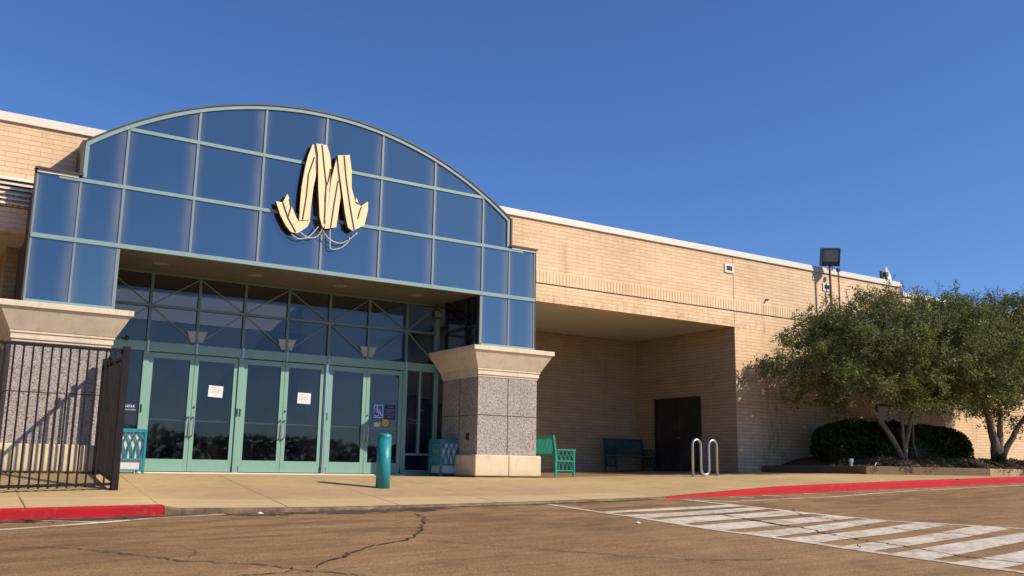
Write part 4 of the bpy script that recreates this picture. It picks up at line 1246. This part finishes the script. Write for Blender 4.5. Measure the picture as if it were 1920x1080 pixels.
# ------------------------------------------------------------------ bike rack
ry = 16.4; rx0 = 15.74; rz = walk(16.2, ry)
K = empty('bike_rack', (16.2, ry, rz), 'galvanised wave bike rack on the sidewalk before the recess', 'bike rack')
pts = []; W_ = .22
top_z = rz+.83; rr_ = .115
def arc(cx_, cz_, a0, a1, n_): return [(cx_+rr_*1.12*cos(radians(a0+(a1-a0)*i/n_)), ry, cz_+rr_*1.12*sin(radians(a0+(a1-a0)*i/n_))) for i in range(n_+1)]
h2 = rr_*1.12
c1, c2, c3 = rx0+h2, rx0+3*h2, rx0+5*h2
pts = [(rx0, ry, rz-.05)] + arc(c1, top_z-h2, 180, 0, 10) + arc(c2, rz+.16, 180, 360, 10) + arc(c3, top_z-h2, 180, 0, 10) + [(rx0+6*h2, ry, rz-.05)]
d = MB(); d.tube(pts, .028, 12); d.build('tube', M['steel'], K, smooth=True)
for x in (rx0, rx0+6*h2):
    d = MB(); d.lathe([(.065, walk(x,ry)-.01), (.065, walk(x,ry)+.012)], x, ry, 16); d.build('foot_plate', M['steel'], K)

# ------------------------------------------------------------------ floodlight pole, thin pole, dish
LX, LY = 23.30, 18.28
FL = empty('floodlight_pole', (LX, LY, bedz(LX, LY)), 'square floodlight on a thin brown pole before the coping', 'floodlight')
d = MB(); d.tube([(LX, LY, bedz(LX,LY)-.2), (LX, LY, 6.12)], .035, 8); d.build('pole', M['pole'], FL)
d = MB()
hd = d; ang = radians(-35); tilt = radians(18)
Rm = Matrix.Rotation(ang, 3, 'Z') @ Matrix.Rotation(tilt, 3, 'X')
def rb(mb, x0, x1, y0, y1, z0, z1, c):
    q = MB(); q.box(x0, x1, y0, y1, z0, z1)
    mb.add([Rm @ Vector(v) + Vector(c) for v in q.v], q.f)
cL = (LX, LY-.04, 6.40)
rb(d, -.27, .27, -.02, .16, -.27, .27, cL); rb(d, -.27, .27, -.10, -.021, -.27, -.24, cL); rb(d, -.27, .27, -.10, -.021, .24, .27, cL); rb(d, -.27, -.24, -.10, -.021, -.239, .239, cL); rb(d, .24, .27, -.10, -.021, -.239, .239, cL)
body = d.build('lamp_head', M['lamp_body'], FL)
d = MB(); rb(d, -.239, .239, -.055, -.045, -.13, .239, cL); d.build('lamp_glass', M['lamp_glass'], body)
d = MB(); rb(d, -.239, .239, -.06, -.045, -.239, -.131, cL); d.build('lamp_visor', M['lamp_body'], body)
d = MB(); d.tube([(LX-.12,LY,6.13),(LX-.12,LY,6.02),(LX+.12,LY,6.02),(LX+.12,LY,6.13)], .018, 6); d.build('yoke', M['steel'], FL)
TX, TY = 23.72, 18.3
T2 = empty('thin_pole', (TX, TY, bedz(TX,TY)), 'thin brown pole beside the floodlight pole', 'pole')
d = MB(); d.tube([(TX, TY, bedz(TX,TY)-.2), (TX, TY, 6.02)], .022, 8); d.build('shaft', M['pole'], T2)
d = MB(); d.box(TX-.05, TX+.05, TY-.04, TY+.04, 6.02, 6.12); d.build('cap', M['black'], T2)
DX, DYY, DZ = 26.97, 18.85, 6.42
DI = empty('satellite_dish', (DX, DYY, 6.14), 'small ivory satellite dish on the white roof coping', 'dish')
Rm = Matrix.Rotation(radians(-8), 3, 'Z')
axd = Vector((.30, -.80, .18)).normalized(); e1 = axd.cross(Vector((0,0,1))).normalized(); e2 = e1.cross(axd)
d = MB(); seg = 24; rings = 6
vs = [tuple(Vector((DX,DYY,DZ)) - axd*.09)]
for i in range(1, rings+1):
    q = i/rings
    for k in range(seg):
        t = 2*pi*k/seg; vs.append(tuple(Vector((DX,DYY,DZ)) + (e1*cos(t)+e2*sin(t))*.27*q + axd*(.09*q*q-.09)))
fs = [(0, 1+k, 1+(k+1)%seg) for k in range(seg)]
for i in range(rings-1):
    for k in range(seg): fs.append((1+i*seg+k, 1+(i+1)*seg+k, 1+(i+1)*seg+(k+1)%seg, 1+i*seg+(k+1)%seg))
d.add(vs, fs); dd = d.build('reflector', M['dish'], DI, smooth=True)
d = MB(); d.tube([(DX-.1,DYY+.03,5.9),(DX-.12,DYY+.03,6.40)], .03, 8); d.box(DX-.20,DX-.06,DYY-.04,DYY+.1,6.34,6.48); d.tube([tuple(Vector((DX,DYY,DZ))-e2*.26), tuple(Vector((DX,DYY,DZ))+axd*.22-e2*.05)], .012, 6); d.box(DX-.36,DX-.28,DYY,DYY+.08,6.1,6.5); d.tube([(DX-.32,DYY+.04,6.36),(DX-.12,DYY+.03,6.40)], .015, 6)
d.build('mount', M['lamp_body'], DI)

# ------------------------------------------------------------------ trees
def make_tree(name, base, label, seed, stems, crown, nclump, per, leafmat, top_twigs):
    """stems: list of polylines (x,y,z,r).  crown: (cx,cy,cz,hx,hy,hz)."""
    q = random.Random(seed)
    o = empty(name, base, label, 'tree')
    d = MB(); tips = []
    cx, cy, cz, hx, hy, hz = crown
    for st in stems:
        p = [Vector(s[:3]) for s in st]
        # smooth
        pp = []
        for i in range(len(p)-1):
            for t in (0, .33, .66): pp.append(p[i].lerp(p[i+1], t) + Vector((q.uniform(-.02,.02), q.uniform(-.02,.02), 0)))
        pp.append(p[-1])
        d.tube(pp, st[0][3], 9, r1=st[-1][3]); tips.append((p[-1], (p[-1]-p[-2]).normalized(), st[-1][3]))
    # clump centres in the crown shell
    cl_ = []
    tries = 0
    while len(cl_) < nclump and tries < 60000:
        tries += 1
        u = Vector((q.gauss(0,1), q.gauss(0,1), q.gauss(0,1))).normalized()
        rad = q.random()**.45
        lob = 1 + .16*sin(3.1*u.x+seed) * cos(2.7*u.z+1.3*seed) + .10*sin(7*u.y+2*u.x)
        pnt = Vector((cx+hx*u.x*rad*lob, cy+hy*u.y*rad*lob, cz+hz*u.z*rad*lob))
        # umbrella: hollow underside in the middle
        if u.z < 0 and (abs(pnt.x-cx)/hx)**2 + (abs(pnt.y-cy)/hy)**2 < .22 and pnt.z < cz-hz*.35: continue
        pnt.z -= .42*min(1.0, ((pnt.x-cx)/hx)**2 + ((pnt.y-cy)/hy)**2)**1.5
        if pnt.y > 18.3: continue
        if pnt.z < base[2]+.95: continue
        if q.random() < .16 + .2*(sin(pnt.x*2.3+seed)*sin(pnt.z*3.1) > .4): continue
        cl_.append(pnt)
    # limbs from tips to clumps
    import heapq
    nodes = [t[0] for t in tips]; 
    for i in range(min(70, len(cl_))):
        c = cl_[q.randrange(len(cl_))]
        t = min(nodes, key=lambda n_: (n_-c).length + (1.5 if n_.z > c.z+.2 else 0))
        L = (c-t).length
        if L > 2.6: c = t.lerp(c, 2.4/L)
        mid = t.lerp(c, .5) + Vector((q.uniform(-.12,.12), q.uniform(-.12,.12), q.uniform(0,.2)))
        d.tube([tuple(t), tuple(mid), tuple(c)], .026, 5, r1=.008, cap=False)
        nodes.append(mid); nodes.append(c)
    trunk = d; pts = []
    for c in cl_:
        out = (c - Vector((cx, cy, cz-hz*.5)))
        out = Vector((out.x/hx, out.y/hy, out.z/hz))
        k = int(per*(.5+.9*q.random()))
        for sp in range(7):
            e = (out.normalized()*.75 + Vector((q.gauss(0,.55), q.gauss(0,.55), q.gauss(.25,.45)))).normalized()*q.uniform(.28,.62)
            b0 = c + Vector((q.gauss(0,.10), q.gauss(0,.10), q.gauss(0,.08)))
            for _ in range(k//7):
                t = q.random()**.8; w_ = .035+.05*(1-t)
                pt = (b0.x+q.gauss(0,w_)+e.x*t, b0.y+q.gauss(0,w_)+e.y*t, b0.z+q.gauss(0,w_)+e.z*t-.12*t*t)
                if pt[1] < 18.5: pts.append(pt)
    crown_mb = MB(); vs, fs = leaf_faces(pts, .038, q); crown_mb.add(vs, fs)
    # bare shoots standing out of the crown, with a few dry heads
    hp = []
    for _ in range(top_twigs):
        a = q.uniform(0, 2*pi); rr2 = q.random()**.5
        x, y = cx+hx*.93*rr2*cos(a), min(18.2, cy+hy*.9*rr2*sin(a))
        zt = cz + hz*sqrt(max(0, 1-rr2*rr2*.86))*.92
        L = q.uniform(.25,.62); dx, dy = q.uniform(-.25,.35), q.uniform(-.2,.2)
        p0 = (x-dx*.5, y-dy*.5, zt-.3); p1 = (x+dx*.5, min(18.5,y+dy*.5), zt+L*.55); p2 = (x+dx, min(18.5,y+dy), zt+L)
        trunk.tube([p0, p1, p2], .009, 4, r1=.004, cap=False, mi=1)
        for k in range(16):
            t = q.random(); v = Vector(p1).lerp(Vector(p2), t)
            hp.append((v.x+q.gauss(0,.06), min(18.55, v.y+q.gauss(0,.06)), v.z+q.gauss(0,.06)))
            if k % 4 == 0:
                v2 = v + Vector((q.uniform(-.2,.2), q.uniform(-.1,.1), q.uniform(.05,.22)))
                trunk.tube([tuple(v), tuple(v2)], .004, 3, cap=False, mi=1)
    trunk.build('trunk', [M['bark'], M['twig']], o, smooth=True)
    vs, fs = leaf_faces(hp, .030, q); crown_mb.add(vs, fs, 1)
    crown_mb.build('crown', [leafmat, M['twig']], o)
    return o

tx, ty = 23.40, 16.2; tz = bedz(tx, ty)-.05
stems = [
 [(tx-.03,ty,tz,.085),(tx-.35,ty,tz+.45,.07),(tx-.85,ty+.1,tz+1.05,.055),(tx-1.25,ty+.1,tz+1.5,.05),(tx-1.9,ty+.2,tz+2.3,.035)],
 [(tx-1.25,ty+.1,tz+1.5,.045),(tx-.95,ty-.1,tz+1.95,.035),(tx-.6,ty-.2,tz+2.5,.025)],
 [(tx-1.0,ty+.1,tz+1.22,.03),(tx-1.5,ty+.0,tz+1.42,.022),(tx-2.1,ty-.1,tz+1.9,.018)],
 [(tx,ty-.05,tz,.06),(tx-.08,ty-.05,tz+.7,.05),(tx-.18,ty-.05,tz+1.4,.045),(tx-.3,ty,tz+2.2,.03)],
 [(tx-.15,ty-.05,tz+1.3,.035),(tx-.6,ty-.1,tz+1.65,.03),(tx-1.1,ty-.2,tz+2.0,.02)],
 [(tx+.05,ty+.05,tz+.05,.08),(tx+.28,ty+.05,tz+.7,.07),(tx+.52,ty+.0,tz+1.35,.06),(tx+.75,ty-.1,tz+2.1,.045),(tx+1.3,ty-.1,tz+2.9,.03)],
 [(tx+.45,ty,tz+1.2,.035),(tx+.3,ty+.2,tz+1.7,.03),(tx+.2,ty+.3,tz+2.3,.02)],
 [(tx+.95,ty+.25,tz+.05,.035),(tx+.75,ty+.2,tz+.5,.03),(tx+.62,ty+.1,tz+1.1,.025),(tx+.54,ty+.01,tz+1.36,.02)]]
make_tree('crape_myrtle_tree', (tx, ty, tz), 'multi-stemmed green tree in front of the hedge', 5, stems,
          (22.75, 15.7, 3.20, 3.5, 2.6, 1.38), 690, 240, M['leaf'], 70)
tx, ty = 28.0, 16.25; tz = bedz(tx, ty)-.05
stems = [
 [(tx,ty,tz,.16),(tx-.1,ty,tz+.6,.14),(tx-.25,ty,tz+1.2,.12),(tx-.5,ty+.1,tz+2.0,.07)],
 [(tx+.08,ty,tz,.13),(tx+.15,ty-.05,tz+.8,.10),(tx+.15,ty-.1,tz+1.6,.06)],
 [(tx+.25,ty,tz+.15,.10),(tx+.75,ty-.05,tz+.75,.085),(tx+1.3,ty-.1,tz+1.3,.07),(tx+1.9,ty-.2,tz+1.9,.05)]]
make_tree('crape_myrtle_tree', (tx, ty, tz), 'thick-trunked green tree right of the hedge', 9, stems,
          (28.0, 15.7, 3.36, 4.1, 2.65, 1.72), 800, 240, M['leaf2'], 150)

# hedge, shrub
def leafy_mound(name, label, cat, cx, cy, hx, hy, z0, z1, n_, seed, size=.05):
    q = random.Random(seed)
    o = empty(name, (cx, cy, z0), label, cat)
    d = MB(); nx_, nz_ = 28, 8; hz = z1-z0
    vs = []
    for i in range(nx_+1):
        a = 2*pi*i/nx_
        for k in range(nz_+1):
            b = pi/2*k/nz_
            kx = math.copysign(abs(cos(a))**.6, cos(a)); ky = math.copysign(abs(sin(a))**.6, sin(a))
            vs.append((cx+hx*.90*kx*cos(b)**.45, cy+hy*.86*ky*cos(b)**.45, z0-.15+(hz*.93+.15)*sin(b)**.55))
    d.add(vs, [(i*(nz_+1)+k, (i+1)*(nz_+1)+k, (i+1)*(nz_+1)+k+1, i*(nz_+1)+k+1) for i in range(nx_) for k in range(nz_)])
    d.build('core', M['hedge'], o)
    pts = []
    for _ in range(n_):
        a = q.uniform(0, 2*pi); b = asin(q.random())
        kx = math.copysign(abs(cos(a))**.6, cos(a)); ky = math.copysign(abs(sin(a))**.6, sin(a))
        f_ = q.uniform(.9, 1.03) + .04*sin(6*a)
        wv = 1 + .05*sin(cx*3+9*kx)
        pts.append((cx+hx*f_*kx*cos(b)**.45, min(18.5, cy+hy*f_*ky*cos(b)**.45), z0+hz*f_*wv*sin(b)**.55))
    leaf_obj('foliage', pts, size, M['hedge'], q, o)
    return o
leafy_mound('clipped_hedge', 'long dark rounded hedge behind the multi-stemmed tree', 'hedge', 24.45, 17.2, 3.25, .72, .36, 1.42, 22000, 21)
def sprig(name, label, x, y, n_, h_, seed):
    q = random.Random(seed); z = bedz(x, y); o = empty(name, (x, y, z), label, 'plant')
    d = MB(); pts = []
    for i in range(n_):
        a = q.uniform(0, 2*pi); L = h_*q.uniform(.6, 1.0); e = Vector((cos(a)*.45, sin(a)*.3, 1)).normalized()*L
        p1 = Vector((x, y, z)) + e*.5 + Vector((0,0,.04)); p2 = Vector((x,y,z)) + e
        d.tube([(x+q.uniform(-.05,.05), y, z-.05), tuple(p1), tuple(p2)], .008, 4, r1=.003, cap=False)
        for k in range(26):
            v = p1.lerp(p2, q.random()); pts.append((v.x+q.gauss(0,.05), v.y+q.gauss(0,.05), v.z+q.gauss(0,.05)))
    d.build('stem', M['bark'], o)
    leaf_obj('foliage', pts, .055, M['hedge'], q, o)
sprig('low_shrub', 'low dark shrub at the far right of the planting bed', 29.35, 15.75, 12, .62, 31)
sprig('low_shrub', 'small dark weed in the shade at the left end of the bed', 21.2, 16.6, 8, .45, 32)
sprig('low_shrub', 'dark leggy shrub beside the hedge, nearest the recess', 21.9, 17.4, 16, .75, 34)
sprig('low_shrub', 'dark tangled groundcover plant before the left part of the hedge', 22.6, 16.3, 18, .40, 35)
sprig('low_shrub', 'scraggly weed at the foot of the thick tree trunk', 27.55, 15.9, 6, .36, 33)

# small things lying about
d = MB(); d.box(-.03, .03, -.02, .02, -.1, .16); d.box(-.05, .05, -.03, .03, .16, .26)
mk = d.build('utility_marker', M['white_metal']); mk.location = (20.75, 15.9, bedz(20.75,15.9)); tag(mk, 'small white marker stake at the left end of the bed', 'marker')
d = MB(); d.tube([(.33*t/8-.0, .0, .10*sin(pi*min(1, t/5))) for t in range(9)], .012, 6)
hs = d.build('hose_piece', M['white_metal']); hs.location = (21.35, 15.65, bedz(21.35,15.65)+.02); tag(hs, 'white bent piece of hose lying in the planting bed', 'hose')
d = MB(); d.lathe([(.03,0),(.042,.09)], 0, 0, 14); d.lathe([(.045,.09),(.045,.10)], 0, 0, 14)
cp = d.build('paper_cup', M['paper']); cp.location = (26.9, 15.6, bedz(26.9,15.6)); cp.rotation_euler = (.2,.3,0); tag(cp, 'small white cup near the thick tree trunk', 'cup')
def crumple(name, loc, s_, mat, label, seed):
    q = random.Random(seed); d = MB(); n_ = 8
    vs = [(s_*q.uniform(.6,1)*cos(2*pi*i/n_), s_*q.uniform(.6,1)*sin(2*pi*i/n_), q.uniform(.0,.01)) for i in range(n_)] + [(0,0,s_*.5)]
    d.add(vs, [(i, (i+1)%n_, n_) for i in range(n_)] + [tuple(range(n_-1,-1,-1))])
    o = d.build(name, mat); o.location = loc; tag(o, label, 'litter')
crumple('paper_scrap', (9.05, 10.55, lotz(9.05,10.55)+.006), .05, M['paper'], 'crumpled pale scrap on the asphalt left of the crosswalk', 1)
crumple('paper_scrap', (4.75, 13.9, lotz(4.75,13.9)+.006), .055, M['paper'], 'crumpled white scrap in the gutter near the red kerb', 2)
crumple('dry_leaf', (9.9, 13.0, lotz(9.9,13.0)+.006), .05, M['dry'], 'brown dry leaf on the asphalt at the head of the crosswalk', 3)
d = MB(); d.box(-.01,.01,-.16,.16,0,.012)
pc = d.build('white_stick', M['white_metal']); pc.location = (21.4, 13.43, zc(21.4)+.006); pc.rotation_euler = (0,0,-.9); tag(pc, 'short white stick lying on the red kerb', 'stick')

# far belt of trees across the car park, seen only as a reflection in the doors
q = random.Random(77); pts = []
for i in range(24000):
    x = q.uniform(-260, 330); h_ = 8 + 1.1*sin(x*.05) + .7*sin(x*.17+1)
    pts.append((x, -170+q.uniform(-8,8), -1.7 + h_*q.random()**1.1))
tag(leaf_obj('far_treeline', pts, 1.0, M['far'], q), 'dark belt of trees far across the car park', 'treeline', kind='stuff')
